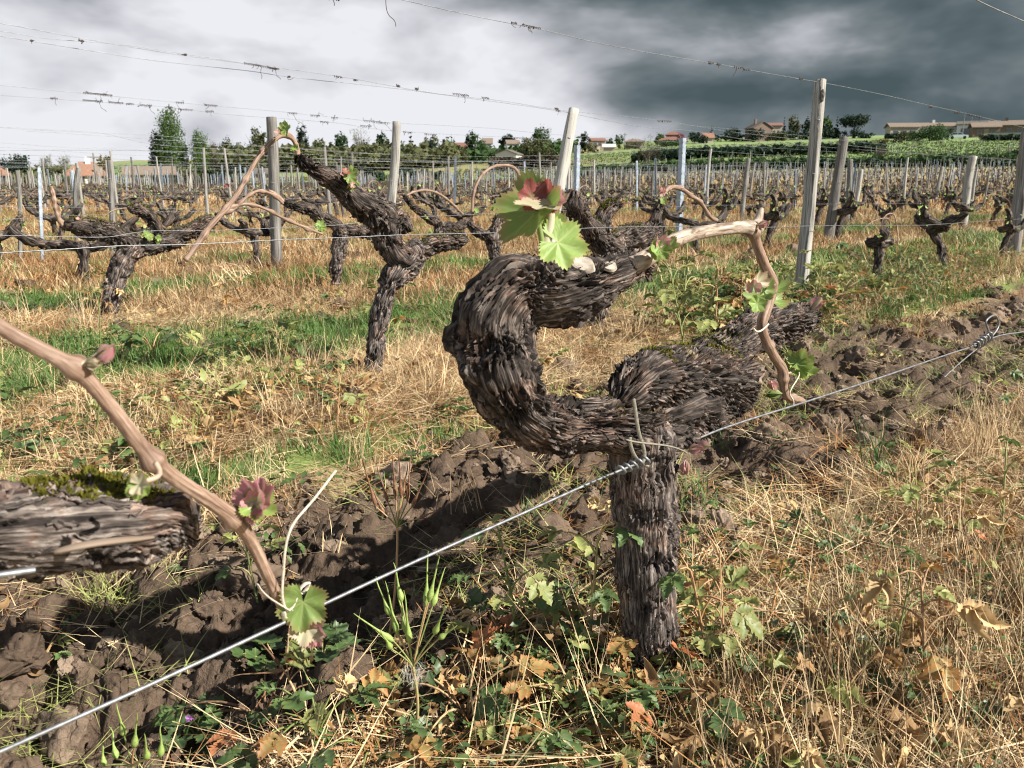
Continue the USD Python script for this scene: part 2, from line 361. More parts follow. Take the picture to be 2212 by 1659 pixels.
# ------------------------------------------------------------------ materials
def ramp_mat(name, ramp, fac, rough=.8, scale=(1, 1, 1), nscale=6, detail=5, distort=0, bump=0.0, bdist=.003, bscale=None, coord='object', sat=None, translucent=0.0, spec=.3, nrough=.6, mix_random=0.0, metallic=0.0):
    """colour ramp driven by 'noise', 'island' (per blade or flake) or 'random' (per copy), with optional bump"""
    n = {'tc': ('texture_coordinate', {}), 'map': ('mapping', {'scale': scale}), 'no': ('noise_texture', {'scale': nscale, 'detail': detail, 'roughness': nrough, 'distortion': distort}),
         'r': ('rgb_ramp', {'ramp': ramp}), 'p': ('principled_bsdf', {'roughness': rough, 'specular_ior_level': spec, 'metallic': metallic})}
    l = [(f'tc.{coord}', 'map.vector'), ('map.vector', 'no.vector')]
    src = {'noise': 'no.fac', 'island': 'g.random_per_island', 'random': 'oi.random'}[fac]
    if fac == 'island':
        n['g'] = ('geometry', {})
        if mix_random:
            n['nv'] = ('noise_texture', {'scale': 9., 'detail': 3.}); n['mv'] = mathn('multiply_add', None, 1.6 * mix_random, -.8 * mix_random); n['av'] = mathn('add')
            l += [('g.position', 'nv.vector'), ('nv.fac', 'mv.value1'), ('mv.value', 'av.value1'), ('g.random_per_island', 'av.value2')]; src = 'av.value'
    if fac == 'random' or mix_random: n['oi'] = ('object_info', {})
    if mix_random:
        n['mr'] = mathn('multiply_add', None, mix_random, -.5 * mix_random); n['ad'] = mathn('add', None, None, None, True)
        l += [('oi.random', 'mr.value1'), ('mr.value', 'ad.value1'), (src, 'ad.value2')]; src = 'ad.value'
    if fac == 'noise':
        n['mrg'] = ('map_range', {'from_min': .28, 'from_max': .72, 'clamp': True}); l.append((src, 'mrg.value')); src = 'mrg.result'
    l.append((src, 'r.fac')); col = 'r.color'
    l.append((col, 'p.base_color'))
    if bump:
        n['nb'] = ('noise_texture', {'scale': bscale or nscale * 2, 'detail': 4.0, 'roughness': .65}); n['b'] = ('bump', {'strength': bump, 'distance': bdist})
        l += [('map.vector', 'nb.vector'), ('nb.fac', 'b.height'), ('b.normal', 'p.normal')]
    if translucent:
        n['t'] = ('translucent_bsdf', {}); n['mc'] = ('mix_closure', {'fac': translucent})
        l += [(col, 't.color'), ('p.BSDF', 'mc.closure1'), ('t.BSDF', 'mc.closure2')]
        return M(name, n, l, 'mc.closure')
    return M(name, n, l)

def leaf_mat(name, body, edge, vein, translucent=.35, edge_at=(.55, 1.0), rough=.5, rnd=0.25, vein_amt=.55):
    """st.x runs from the middle to the edge, st.y is the distance to a vein"""
    n = {'tc': ('texture_coordinate', {}), 's': ('separate_xyz', {}), 'no': ('noise_texture', {'scale': 38., 'detail': 3.}), 'oi': ('object_info', {}),
         'jit': mathn('multiply_add', None, .55, -.27), 'ad': mathn('add'), 'mr': ('map_range', {'range_type': 'smoothstep', 'from_min': edge_at[0], 'from_max': edge_at[1], 'clamp': True}),
         'm1': ('mix_color', {'a': body, 'b': edge}), 'vi': ('map_range', {'from_min': 0., 'from_max': .9, 'to_min': vein_amt, 'to_max': 0., 'clamp': True}), 'm2': ('mix_color', {'b': vein}),
         'hv': mathn('multiply_add', None, rnd, 1 - rnd / 2), 'hs': ('hsv', {}),
         'p': ('principled_bsdf', {'roughness': rough, 'specular_ior_level': .35}), 't': ('translucent_bsdf', {}), 'mc': ('mix_closure', {'fac': translucent})}
    l = [('tc.UV', 's.vector'), ('tc.object', 'no.vector'), ('no.fac', 'jit.value1'), ('jit.value', 'ad.value1'), ('s.x', 'ad.value2'), ('ad.value', 'mr.value'), ('mr.result', 'm1.fac'),
         ('s.y', 'vi.value'), ('vi.result', 'm2.fac'), ('m1.result', 'm2.a'), ('oi.random', 'hv.value1'), ('hv.value', 'hs.value'), ('m2.result', 'hs.color'),
         ('hs.color', 'p.base_color'), ('hs.color', 't.color'), ('p.BSDF', 'mc.closure1'), ('t.BSDF', 'mc.closure2')]
    return M(name, n, l, 'mc.closure')

def bark_mat(name, dark, mid, light, fscale=1.0, bump=.9):
    """old vine bark: fibres run along st.y (the limb), flakes and cracks across it"""
    n = {'tc': ('texture_coordinate', {}), 'm1': ('mapping', {'scale': (300 * fscale, 26 * fscale, 1)}), 'n1': ('noise_texture', {'scale': 1., 'detail': 5., 'roughness': .6, 'distortion': .7}),
         'm2': ('mapping', {'scale': (19, 19, 19)}), 'n2': ('noise_texture', {'scale': 1.2, 'detail': 4., 'roughness': .6}),
         'r1': ('rgb_ramp', {'ramp': [(.0, dark), (.40, dark), (.52, mid), (.66, light), (1., tuple(min(1, c * 1.25) for c in light))]}),
         'r2': ('rgb_ramp', {'ramp': [(.0, (.30, .28, .28)), (.40, (.55, .52, .50)), (.52, (1., .98, .96)), (.60, (1.15, .92, .80)), (.72, (1.35, 1.28, 1.2)), (1., (1.6, 1.55, 1.5))]}),
         'mu': ('mix_color', {'blend_type': 'multiply', 'fac': 1., 'use_clamp': False}),
         'm3': ('mapping', {'scale': (620 * fscale, 60 * fscale, 1)}), 'n3': ('noise_texture', {'scale': 1., 'detail': 3., 'roughness': .6}), 'add': ('math', {'math_type': 'multiply_add', 'value2': .45}),
         'b': ('bump', {'strength': bump, 'distance': .0035}), 'p': ('principled_bsdf', {'roughness': .86, 'specular_ior_level': .25})}
    l = [('tc.UV', 'm1.vector'), ('m1.vector', 'n1.vector'), ('tc.object', 'm2.vector'), ('m2.vector', 'n2.vector'), ('n1.fac', 'r1.fac'), ('n2.fac', 'r2.fac'), ('r1.color', 'mu.a'), ('r2.color', 'mu.b'), ('mu.result', 'p.base_color'),
         ('tc.UV', 'm3.vector'), ('m3.vector', 'n3.vector'), ('n3.fac', 'add.value1'), ('n1.fac', 'add.value3'), ('add.value', 'b.height'), ('b.normal', 'p.normal')]
    return M(name, n, l)

BARK = bark_mat('old_bark', (.012, .009, .0075), (.054, .042, .035), (.20, .17, .148))
BARK_TRUNK = bark_mat('trunk_bark', (.020, .015, .013), (.098, .080, .070), (.285, .252, .225), .9)
BARK_FAR = bark_mat('row_bark', (.012, .0095, .008), (.05, .041, .034), (.17, .147, .128), .45)
CANE = ramp_mat('cane', [(0, (.055, .03, .02)), (.3, (.135, .082, .055)), (.6, (.225, .15, .107)), (1, (.33, .25, .19))], 'noise', .62, (260, 22, 60), 1.0, 6, .6, .4, .0012, 2.2, coord='UV')
CANE_GREY = ramp_mat('weathered_cane', [(0, (.045, .028, .02)), (.35, (.15, .11, .08)), (.6, (.28, .225, .175)), (1, (.41, .355, .295))], 'noise', .65, (150, 26, 60), 1.0, 6, 1.0, .45, .0014, 2.0, coord='UV')
CUTWOOD = ramp_mat('cut_wood', [(0, (.12, .092, .07)), (.5, (.27, .23, .185)), (1, (.40, .36, .31))], 'noise', .75, (90, 90, 90), 1.0, 4, 0, .3, .0008)
MOSS = ramp_mat('moss', [(0, (.09, .085, .012)), (.5, (.26, .215, .03)), (1, (.42, .33, .06))], 'island', .95, translucent=.15, spec=.1)
WIRE = ramp_mat('galvanised_wire', [(0, (.09, .095, .10)), (.5, (.16, .165, .172)), (1, (.26, .265, .275))], 'noise', .5, (140, 140, 140), 1., 3, metallic=.55, spec=.5)
WIRE_DARK = ramp_mat('old_wire', [(0, (.10, .10, .11)), (1, (.26, .27, .28))], 'noise', .5, (40, 40, 40), 1., 3, metallic=.5, spec=.5)
TENDRIL = ramp_mat('dry_tendril', [(0, (.02, .016, .013)), (1, (.085, .06, .045))], 'noise', .8, (60, 60, 60))
TIE = ramp_mat('pale_tie', [(0, (.32, .27, .20)), (1, (.55, .50, .41))], 'noise', .7, (60, 60, 60))
L_BRIGHT = leaf_mat('bright_leaf', (.215, .32, .075), (.34, .35, .10), (.44, .52, .22), .42, (.75, 1.15), rnd=.12)
L_GREEN = leaf_mat('young_leaf', (.17, .25, .06), (.29, .19, .085), (.36, .42, .18), .42, (.72, 1.2))
L_RED = leaf_mat('red_leaf', (.15, .15, .05), (.25, .07, .065), (.42, .25, .17), .42, (.05, .55))
L_PINK = leaf_mat('pink_bud', (.36, .34, .19), (.45, .20, .22), (.54, .43, .34), .4, (.25, .8))
L_CREAM = leaf_mat('downy_leaf', (.42, .38, .24), (.50, .35, .25), (.52, .49, .37), .35, (.6, 1.1))

# ------------------------------------------------------------------ the ground: one sheet out to the horizon
def build_ground():
    az = np.concatenate([np.linspace(-math.pi, -.78, 34)[:-1], np.linspace(-.78, .78, 330), np.linspace(.78, math.pi, 34)[1:-1]])
    rr = np.concatenate([[.02], np.exp(np.arange(math.log(.12), math.log(.6), .05)), np.exp(np.arange(math.log(.6), math.log(7), .0065)), np.exp(np.arange(math.log(7), math.log(450), .022)), np.exp(np.linspace(math.log(450), math.log(9000), 26))])
    A, Rr = np.meshgrid(az, rr, indexing='xy')
    x, y = (Rr * np.sin(A)).ravel(), (Rr * np.cos(A)).ravel()
    z = ground_z(x, y)
    so, stw, gr = cover(x, y)
    r = Rr.ravel(); near = r < 14
    xn, yn = x[near], y[near]
    # clods turned up in the tilled strip: overlapping lumps of many sizes
    lumps = np.zeros(len(xn))
    for seed, (size, n, amp) in enumerate([(.085, 700, .55), (.040, 2600, .55), (.021, 12000, .85), (.012, 30000, 1.0)]):
        rg = np.random.default_rng(40 + seed)
        qq, ss = rg.uniform(.55, 2.1, n), rg.uniform(-2.4, 5.5, n)
        c = np.stack([RN[0] * qq + RD[0] * ss, RN[1] * qq + RD[1] * ss], 1)
        rad = size * rg.uniform(.45, 1.15, n)
        wob = (n2(xn, yn, 1 / size * .9, seed, 2) - .5) * size * 1.3
        d, i = cKDTree(c).query(np.stack([xn + wob, yn + wob[::-1] * .2], 1), 3, distance_upper_bound=size * 1.3)
        ii = np.minimum(i, n - 1)
        h = np.sqrt(np.clip(1 - (d / rad[ii]) ** 2, 0, 1)) * rad[ii] * amp
        lumps += np.where(np.isfinite(d), h, 0).max(1) * (.8 if seed else 1.0) * (.55 + .9 * n2(xn, yn, 30, 60 + seed, 3))
    rough = (fbm(np.stack([xn * 28, yn * 28, xn * 0], -1), 4, 2) - .5) * .042 + (fbm(np.stack([xn * 110, yn * 110, xn * 0], -1), 3, 3) - .5) * .020
    q, _ = qs(xn, yn)
    und = (n2(xn, yn, 2.2, 31, 3) - .5) * .07 * sstep(.3, 1.0, r[near])
    z[near] += und * (1 - sstep(9, 14, r[near])) + (lumps - .030) * so[near] * (1 - sstep(4, 8, r[near])) + rough * (.35 + .8 * so[near]) * (1 - sstep(6, 14, r[near]))
    v = np.stack([x, y, z], 1)
    # true ground colours
    soil = np.array([.098, .068, .047]); straw = np.array([.31, .23, .125]); green = np.array([.15, .20, .055])
    col = so[:, None] * soil + stw[:, None] * straw + gr[:, None] * green
    k = n2(x, y, 3.0, 55, 3)[:, None]
    col = col * (.75 + .5 * k)
    # field that dims to browner straw, then the slopes: grass terraces with ochre strips
    fr = sstep(60, 100, r)[:, None]
    u = CX + FPX * np.tan(np.clip(np.arctan2(x, y), -1.2, 1.2))
    slope = np.array([.155, .21, .08]) * (.7 + .6 * n2(x, y, .03, 77, 3)[:, None])
    och = (sstep(.50, .62, n2(x * .5 + y * .1, y, .028, 81, 2)) * (1 - sstep(1150, 1450, u)) * .75)[:, None]
    slope = slope * (1 - och) + np.array([.26, .20, .085]) * och
    edge = sstep(86, 96, r)[:, None]
    col = col * (1 - edge) + slope * edge
    n = len(az)
    f = grid_faces(len(rr), n, True)
    f = f[:, [0, 2, 1]]
    v = np.vstack([v, [[0, 0, float(ground_z(np.array([0.]), np.array([.01]))[0])]]]); col = np.vstack([col, col[:1]])
    j = np.arange(n); f = np.vstack([f, np.stack([np.full(n, len(v) - 1), (j + 1) % n, j], 1)])
    nrm = np.cross(v[f[:400, 1]] - v[f[:400, 0]], v[f[:400, 2]] - v[f[:400, 0]])[:, 2].mean()
    if nrm < 0: f = f[:, [0, 2, 1]]
    mat = M('ground_material', {'a': ('attribute', {'attribute': 'cover'}), 'g': ('geometry', {}), 'n1': ('noise_texture', {'scale': 55., 'detail': 6., 'roughness': .7}), 'n2': ('noise_texture', {'scale': 6., 'detail': 4., 'roughness': .6}),
            'r1': ('map_range', {'from_min': .3, 'from_max': .7, 'to_min': .6, 'to_max': 1.35}), 'r2': ('map_range', {'from_min': .3, 'from_max': .7, 'to_min': .8, 'to_max': 1.2}), 'mm': mathn('multiply'),
            'mu': ('vector_math', {'math_type': 'scale'}), 'b': ('bump', {'strength': .9, 'distance': .018}), 'p': ('principled_bsdf', {'roughness': .95, 'specular_ior_level': .15})},
            [('g.position', 'n1.vector'), ('g.position', 'n2.vector'), ('n1.fac', 'r1.value'), ('n2.fac', 'r2.value'), ('r1.result', 'mm.value1'), ('r2.result', 'mm.value2'), ('a.color', 'mu.vector1'), ('mm.value', 'mu.scale'), ('mu.vector', 'p.base_color'), ('n1.fac', 'b.height'), ('b.normal', 'p.normal')])
    single('ground', (v, f), mat, kind='structure', attr={'cover': col})
    return v
GROUND_V = build_ground()
_gt = cKDTree(GROUND_V[np.hypot(GROUND_V[:, 0], GROUND_V[:, 1]) < 14][:, :2]); _gz = GROUND_V[np.hypot(GROUND_V[:, 0], GROUND_V[:, 1]) < 14][:, 2]
def surf_z(x, y):
    """height of the built ground, clods included"""
    d, i = _gt.query(np.stack([x, y], -1)); return np.where(np.hypot(x, y) < 13.5, _gz[i], ground_z(x, y))

# ------------------------------------------------------------------ old vines
def bark_disp(seed, plate=.006, plen=.055, amp=.0042, lump=.22, crack=1.0, burls=0):
    rg = np.random.default_rng(seed)
    ang = rg.uniform(0, 40)
    def f(S, T, r, P3):
        shp = S.shape
        R0 = float(r.mean())
        w = (fbm(np.stack([S * 16 + ang, np.cos(T) * 1.3, np.sin(T) * 1.3], -1), 3, seed) - .5)
        w2 = (fbm(np.stack([S * 60 + ang, np.cos(T) * 3, np.sin(T) * 3], -1), 2, seed + 3) - .5)
        out = (fbm(P3 * 17 + ang, 2, seed + 1) - .5) * 2 * lump * r + (fbm(P3 * 48 + ang, 3, seed + 2) - .5) * lump * 1.0 * r
        for _ in range(burls):          # knobs and hollows left by old pruning
            i, j = rg.integers(0, shp[0]), rg.integers(0, shp[1]); c = P3[i, j]; rad = R0 * rg.uniform(.28, .6); d = np.linalg.norm(P3 - c, axis=-1) / rad
            h = R0 * rg.choice([.30, .22, -.26, .35]) * rg.uniform(.6, 1.2)
            out = out + h * np.exp(-d ** 2 * 1.6) - (abs(h) * .55 * np.exp(-(d / .34) ** 2) if h > 0 and rg.random() < .6 else 0)
        am_mod = .12 + 1.75 * sstep(.34, .68, fbm(P3 * 30 + ang, 3, seed + 8))
        w2 = w2 + .55 * (fbm(np.stack([S * 38 + ang, np.cos(T) * 4 + 9, np.sin(T) * 4], -1), 2, seed + 11) - .5)
        for pl, le, am in ((plate * 1.7, plen * .9, amp * .9), (plate * .8, plen * .6, amp * .8), (plate * .35, plen * .4, amp * .45)):
            a = (T * R0 / pl + w * 11 * min(1, R0 / .03) + w2 * 4.6).ravel(); b = (S / le + w * 1.6 + w2 * .8).ravel()
            n = int((a.max() - a.min() + 2) * (b.max() - b.min() + 2)) + 4
            c = np.stack([rg.uniform(a.min() - 1, a.max() + 1, n), rg.uniform(b.min() - 1, b.max() + 1, n)], 1)
            d, i = cKDTree(c).query(np.stack([a, b], 1), 2)
            hgt = rg.uniform(-1, 1, n)[i[:, 0]] + (b - c[i[:, 0], 1]) * rg.uniform(-.5, .9, n)[i[:, 0]]
            e = np.clip((d[:, 1] - d[:, 0]) / .30, 0, 1)
            out = out + (am * (.6 * hgt - 1.2 * crack * (1 - e) * (rg.random(n)[i[:, 0]] < .75))).reshape(shp) * am_mod
        out = out + (fbm(np.stack([S * 90, T * R0 * 900, S * 0], -1), 2, seed + 5) - .5) * .0026
        return out
    return f
def limb(pts, seed, step=.0022, seg=150, **kw):
    p, rd = [x[0] for x in pts], [x[1] for x in pts]
    return tube(p, rd, step, seg, bark_disp(seed, **kw))
def px_limb(pts, q, dr=1.0):
    """pts: (u, v, radius in px[, dq]) -> [(point, radius)] in the plane of the row at distance q"""
    out = []
    for a in pts:
        p, t = RP(a[0], a[1], q + (a[3] if len(a) > 3 else 0)); out.append((p, a[2] * t / FPX * dr))
    return out
def bark_strips(tb, ns, seg, n, rng, w=(.0016, .0045), l=(.012, .05), lift=.004):
    """loose curls of bark lying along a limb built by tube()"""
    G = tb[0][:ns * seg].reshape(ns, seg, 3); cen = G.mean(1)
    out = []
    step = np.linalg.norm(cen[1] - cen[0]) + 1e-9
    for _ in range(n):
        L = int(rng.uniform(*l) / step); i0 = rng.integers(0, max(ns - L - 1, 1)); j0 = int(rng.integers(0, seg)); W = rng.uniform(*w)
        idx = np.linspace(i0, min(i0 + max(L, 4), ns - 1), 7).astype(int)
        js = (j0 + np.cumsum(rng.normal(0, seg * .008, 7)).astype(int)) % seg
        c = G[idx, js]; nr = c - cen[idx]; nr /= np.linalg.norm(nr, axis=1, keepdims=True) + 1e-9
        tt = np.linspace(0, 1, 7); curl = rng.uniform(.2, 1.3) * (tt ** 2.5) + rng.uniform(0, .7) * ((1 - tt) ** 3)
        c = c + nr * (.0008 + lift * curl)[:, None]
        tg = np.gradient(c, axis=0); sd = np.cross(tg, nr); sd /= np.linalg.norm(sd, axis=1, keepdims=True) + 1e-9
        ww = W * .5 * np.sqrt(np.clip(np.sin(np.pi * (tt * .9 + .05)), 0, 1))[:, None]
        v = np.stack([c - sd * ww, c + sd * ww], 1).reshape(-1, 3)
        out.append((v, grid_faces(7, 2, False), np.stack([np.tile([0, W], 7) + j0 * .01, np.repeat(tt * .04, 2)], 1)))
    return cat_st(out)
def moss_tufts(centres, normals, rng, n, size, L=(.003, .008)):
    """little moss shoots on patches: centres/normals on the bark"""
    i = rng.integers(0, len(centres), n)
    b = centres[i] + rng.normal(0, size, (n, 3)) * .15
    d = normals[i] + rng.normal(0, .55, (n, 3)); d /= np.linalg.norm(d, axis=1, keepdims=True)
    s = np.cross(d, rng.normal(0, 1, (n, 3))); s /= np.linalg.norm(s, axis=1, keepdims=True) + 1e-9
    l = rng.uniform(*L, n)[:, None]
    v = np.stack([b - s * l * .32, b + s * l * .32, b + d * l], 1).reshape(-1, 3)
    return v, np.arange(n * 3).reshape(-1, 3)
def moss_on(tb, ns, seg, rng, n, s0=0., s1=1., up=.55, thin=.5, L=(.003, .008), seed=0):
    G = tb[0][:ns * seg].reshape(ns, seg, 3)[int(s0 * ns):max(int(s1 * ns), int(s0 * ns) + 2)]; cen = G.mean(1, keepdims=True)
    nr = (G - cen); nr /= np.linalg.norm(nr, axis=2, keepdims=True) + 1e-9
    ok = (nr[..., 2] > up) & (n2(G[..., 0].ravel() + G[..., 2].ravel(), G[..., 1].ravel(), 40, seed).reshape(G.shape[:2]) > thin)
    if ok.sum() < 3: return None
    return moss_tufts(G[ok], nr[ok], rng, n, .004, L)
def node_disp(at, w, h, seed=0):
    """swellings at the nodes of a cane: positions along it, width and height in metres"""
    def f(S, T, r, P3):
        o = (fbm(P3 * 300, 2, seed) - .5) * .0013 + (noise(np.stack([S * 9, T * 2.2, S * 0], -1), seed) - .5) * r * .14
        for a in at: o = o + h * np.exp(-((S - a) / w) ** 2) * (1 + .5 * np.cos(T + a * 40))
        return o
    return f
def cane(pts, nodes_frac, seg=26, step=.003, w=.007, h=.0024, seed=0):
    p, rd = np.array([x[0] for x in pts]), [x[1] for x in pts]
    L = np.linalg.norm(np.diff(p, axis=0), axis=1).sum()
    return tube(p, rd, step, seg, node_disp([f * L for f in nodes_frac], w, h, seed))
def bud(rng, loc, d, L, mat_leaf, parent, name='bud'):
    """a swelling bud: a few folded scales round an axis"""
    out = []
    d = np.asarray(d, float); d /= np.linalg.norm(d)
    for k in range(5):
        s = np.cross(d, rng.normal(0, 1, 3)); s /= np.linalg.norm(s)
        lf = lobed_leaf(rng, 7, 1.0, .7, 1, .1, .05, fold=.9, curl=-.25)
        out.append(orient(lf, np.asarray(loc) + s * L * .05, d + s * rng.uniform(.05, .45), -s, L * rng.uniform(.75, 1.05)))
    v, f, st = cat_st(out)
    return part(parent, name, (v, f), mat_leaf, st=st)

def main_vine():
    g = np.random.default_rng(21)
    tp = px_limb([(1432, 1560, 60), (1422, 1490, 52), (1408, 1400, 54), (1398, 1290, 62), (1396, 1180, 66), (1392, 1080, 71), (1388, 990, 74), (1388, 935, 74), (1392, 900, 55)], Q0)
    t = thing('old_vine', 'black gnarled vine with a looping swan-neck arm and a bright green leaf on top', 'vine', tp[1][0])
    tr = limb(tp, 3, .0016, 170, plate=.0048, plen=.075, amp=.0036, lump=.10)
    part(t, 'trunk', tr[:2], BARK_TRUNK, st=tr[2], label='straight grey trunk with shaggy fibrous bark')
    arm_l = limb(px_limb([(1415, 930, 62, 0), (1370, 925, 70, 0), (1290, 915, 62, .0), (1200, 915, 58, .02), (1135, 888, 70, .03), (1086, 820, 88, .04), (1072, 740, 93, .05), (1080, 668, 88, .05), (1130, 632, 74, .04), (1190, 630, 80, .02), (1250, 618, 64, .0), (1310, 598, 44, -.01), (1365, 577, 33, -.01), (1402, 562, 25, -.01)], Q0), 5, .0018, 190, plate=.0048, plen=.06, amp=.0040, lump=.23, burls=13)
    part(t, 'arm', arm_l[:2], BARK, st=arm_l[2], label='thick arm that bends back over itself like a swan neck')
    knot = limb(px_limb([(1338, 872, 26, -.01), (1358, 846, 56, -.01), (1405, 822, 68, 0), (1475, 818, 74, .01), (1540, 830, 76, .02), (1585, 842, 58, .03), (1612, 850, 26, .03)], Q0), 9, .0017, 190, plate=.0046, plen=.06, amp=.0040, lump=.20, burls=7)
    part(t, 'knot', knot[:2], BARK, st=knot[2], label='swollen knot over the trunk, its bark in wavy ridges')
    knee = limb(px_limb([(1390, 930, 55, 0), (1440, 905, 68, 0), (1500, 890, 62, .01), (1545, 880, 45, .02)], Q0), 10, .002, 130, plate=.006, plen=.05, amp=.0045, lump=.24, burls=5)
    part(t, 'knot', knee[:2], BARK, st=knee[2])
    back = limb(px_limb([(1500, 792, 46, .06), (1550, 764, 45, .09), (1602, 737, 46, .12), (1655, 708, 44, .14), (1710, 695, 40, .14), (1748, 684, 28, .15), (1757, 681, 12, .15)], Q0), 12, .002, 120, plate=.005, plen=.06, amp=.004, lump=.2, burls=3)
    part(t, 'arm', back[:2], BARK, st=back[2], label='short arm pointing away along the row')
    for tb, seg, n in ((tr, 170, 170), (arm_l, 190, 150), (knot, 190, 150), (back, 120, 50)):
        ns = (len(tb[0]) - 2) // seg
        sv = bark_strips(tb, ns, seg, n, g)
        part(t, 'loose_bark', sv[:2], BARK_TRUNK if tb is tr else BARK, st=sv[2], kind='stuff', smooth=False)
    ms = [moss_on(arm_l, (len(arm_l[0]) - 2) // 190, 190, g, 700, .10, .20, .5, .50, (.002, .005), 3), moss_on(knot, (len(knot[0]) - 2) // 190, 190, g, 1300, .15, .75, .72, .50, (.002, .006), 4), moss_on(back, (len(back[0]) - 2) // 120, 120, g, 500, .05, .3, .6, .4, (.002, .005), 5)]
    for m in ms:
        if m is not None: part(t, 'moss', m, MOSS, smooth=False)
    # pruning scars
    def on_bark(tb, u, v):
        d = tb[0] - np.array([0, 0, EYE]); zc = d[:, 1] * CP - d[:, 2] * SP
        uu, vv = CX + FPX * d[:, 0] / zc, CY - FPX * (d[:, 1] * SP + d[:, 2] * CP) / zc
        k = np.argsort((uu - u) ** 2 + (vv - v) ** 2 + ((zc - zc.min()) * 120) ** 2)[:8]; return tb[0][k].mean(0), zc[k].mean()
    for (u, v, w, nz, tb) in ((1258, 574, 23, (.1, -.62, .78), arm_l), (1316, 580, 14, (.1, -.6, .8), arm_l)):
        p, tt = on_bark(tb, u, v); a = w * tt / FPX; nz = np.array(nz) / np.linalg.norm(nz)
        th_ = np.linspace(0, 6.283, 25)[:-1]; rr_ = np.array([0, .35, .7, 1.0, 1.12]); hh_ = np.array([.0, .01, .0, .02, -.5]) * a
        vv = np.stack([np.outer(rr_, np.cos(th_)) * a * 1.1, np.outer(rr_, np.sin(th_)) * a * .85, np.repeat(hh_[:, None], 24, 1)], -1).reshape(-1, 3)
        vv = vv * (1 + (fbm(vv * 160, 2) - .5)[:, None] * .35)
        vv = orient((vv, grid_faces(5, 24)), p + nz * .0035, [1, .1, 0], nz)
        part(t, 'pruning_cut', vv[:2], CUTWOOD, smooth=35)
    # the cane: grey, bent over and tied down
    c1 = cane(px_limb([(1360, 578, 22, -.02), (1400, 556, 19, -.02), (1450, 524, 16, -.02), (1510, 503, 14, -.01), (1570, 494, 13.5, 0), (1622, 491, 14, .0), (1640, 492, 13, .0)], Q0), [.9], 30, .003, .006, .003, 2)
    part(t, 'cane', c1[:2], CANE_GREY, st=c1[2], label='weathered grey start of the bent cane')
    sp = cane(px_limb([(1628, 492, 12, 0), (1638, 474, 9.5, 0), (1644, 455, 6.5, 0), (1646, 450, 3.5, 0)], Q0), [.1], 18)
    part(t, 'spur', sp[:2], CANE_GREY, st=sp[2])
    c2p = [(1624, 494, 13, 0), (1636, 530, 10.5, .0), (1655, 580, 11, 0), (1668, 618, 11.5, .0), (1660, 655, 11, .0), (1646, 700, 11.5, .0), (1656, 738, 10, .0), (1680, 782, 10.5, .0), (1691, 803, 11.5, .0), (1692, 830, 9, .0), (1697, 852, 9, .0), (1714, 862, 8.5, .0), (1734, 869, 7.5, .0)]
    c2 = cane(px_limb(c2p, Q0), [.02, .27, .55, .76, .90], 26, .0025, .005, .0024, 4)
    cn = part(t, 'cane', c2[:2], CANE, st=c2[2], label='brown end of the cane bent down to the wire')
    # leaves
    def leaf(u, v, size, xdir, zdir, mat, q=Q0, cup=.2, ruf=.05, droop=0., par=t, lab=None, seed=None):
        p, tt = RP(u, v, q); rg = np.random.default_rng(seed or int(u * 7 + v))
        m = orient(vine_leaf(rg, cup, ruf, droop=droop), p, xdir, zdir, size * tt / FPX)
        return part(par, 'leaf', m[:2], mat, st=m[2], label=lab)
    q = Q0 - .045
    st1 = tube([RP(u, v, q)[0] for u, v in ((1172, 560), (1170, 520), (1163, 480), (1158, 455))], np.array([6.5, 6, 5, 5]) * .88 / FPX, .004, 10)
    part(t, 'shoot', st1[:2], L_GREEN, st=st1[2] * 0 + .3)
    st2 = tube([RP(u, v, q)[0] for u, v in ((1176, 540), (1185, 500), (1189, 462), (1178, 430), (1170, 415))], np.array([10, 11, 9, 6, 5]) * .88 / FPX, .004, 10)
    part(t, 'shoot', st2[:2], L_CREAM, st=st2[2] * 0 + .3, label='pale downy young shoot')
    leaf(1205, 524, 68, (.75, .1, -.25), (.10, -.9, .42), L_BRIGHT, q - .01, .12, .07, lab='large bright yellow green leaf', seed=5)
    leaf(1190, 478, 36, (.25, .1, .9), (.2, -.9, .3), L_BRIGHT, q, .2, .06, seed=8)
    leaf(1162, 452, 105, (-.62, -.1, -.78), (-.52, -.50, .40), L_GREEN, q, .5, .05, .25, lab='drooping folded green leaf', seed=9)
    leaf(1168, 446, 62, (-.85, -.35, .02), (-.1, -.25, 1), L_CREAM, q - .02, .12, .05, seed=12)
    leaf(1150, 428, 42, (-.35, .0, .9), (.35, -.85, .2), L_RED, q, .3, .10, lab='dark red unfolding leaf', seed=13)
    leaf(1180, 432, 44, (.25, .0, .95), (-.30, -.8, .1), L_RED, q - .005, .55, .12, lab='dark red unfolding leaf', seed=14)
    leaf(1198, 436, 36, (.55, -.1, .75), (-.4, -.8, .2), L_PINK, q - .01, .7, .12, seed=15)
    leaf(1206, 436, 30, (.9, -.1, .30), (-.2, -.6, .7), L_CREAM, q - .01, .4, .1, seed=17)
    leaf(1180, 470, 26, (.5, 0, .9), (.1, -1, .1), L_PINK, q + .01, .3, .08, seed=16)
    for (u, v, s, xd, zd, m, k) in ((1425, 540, 30, (-.3, -.2, -.6), (.2, -.7, .6), L_GREEN, 31), (1440, 535, 30, (.7, -.3, -.1), (.1, -.7, .6), L_GREEN, 32), (1430, 525, 22, (.0, -.2, .8), (.2, -.9, .2), L_PINK, 33), (1416, 545, 20, (-.8, -.3, .2), (0, -.6, .7), L_BRIGHT, 34)):
        leaf(u, v, s, xd, zd, m, Q0 - .045, .5, .1, par=t, seed=k)
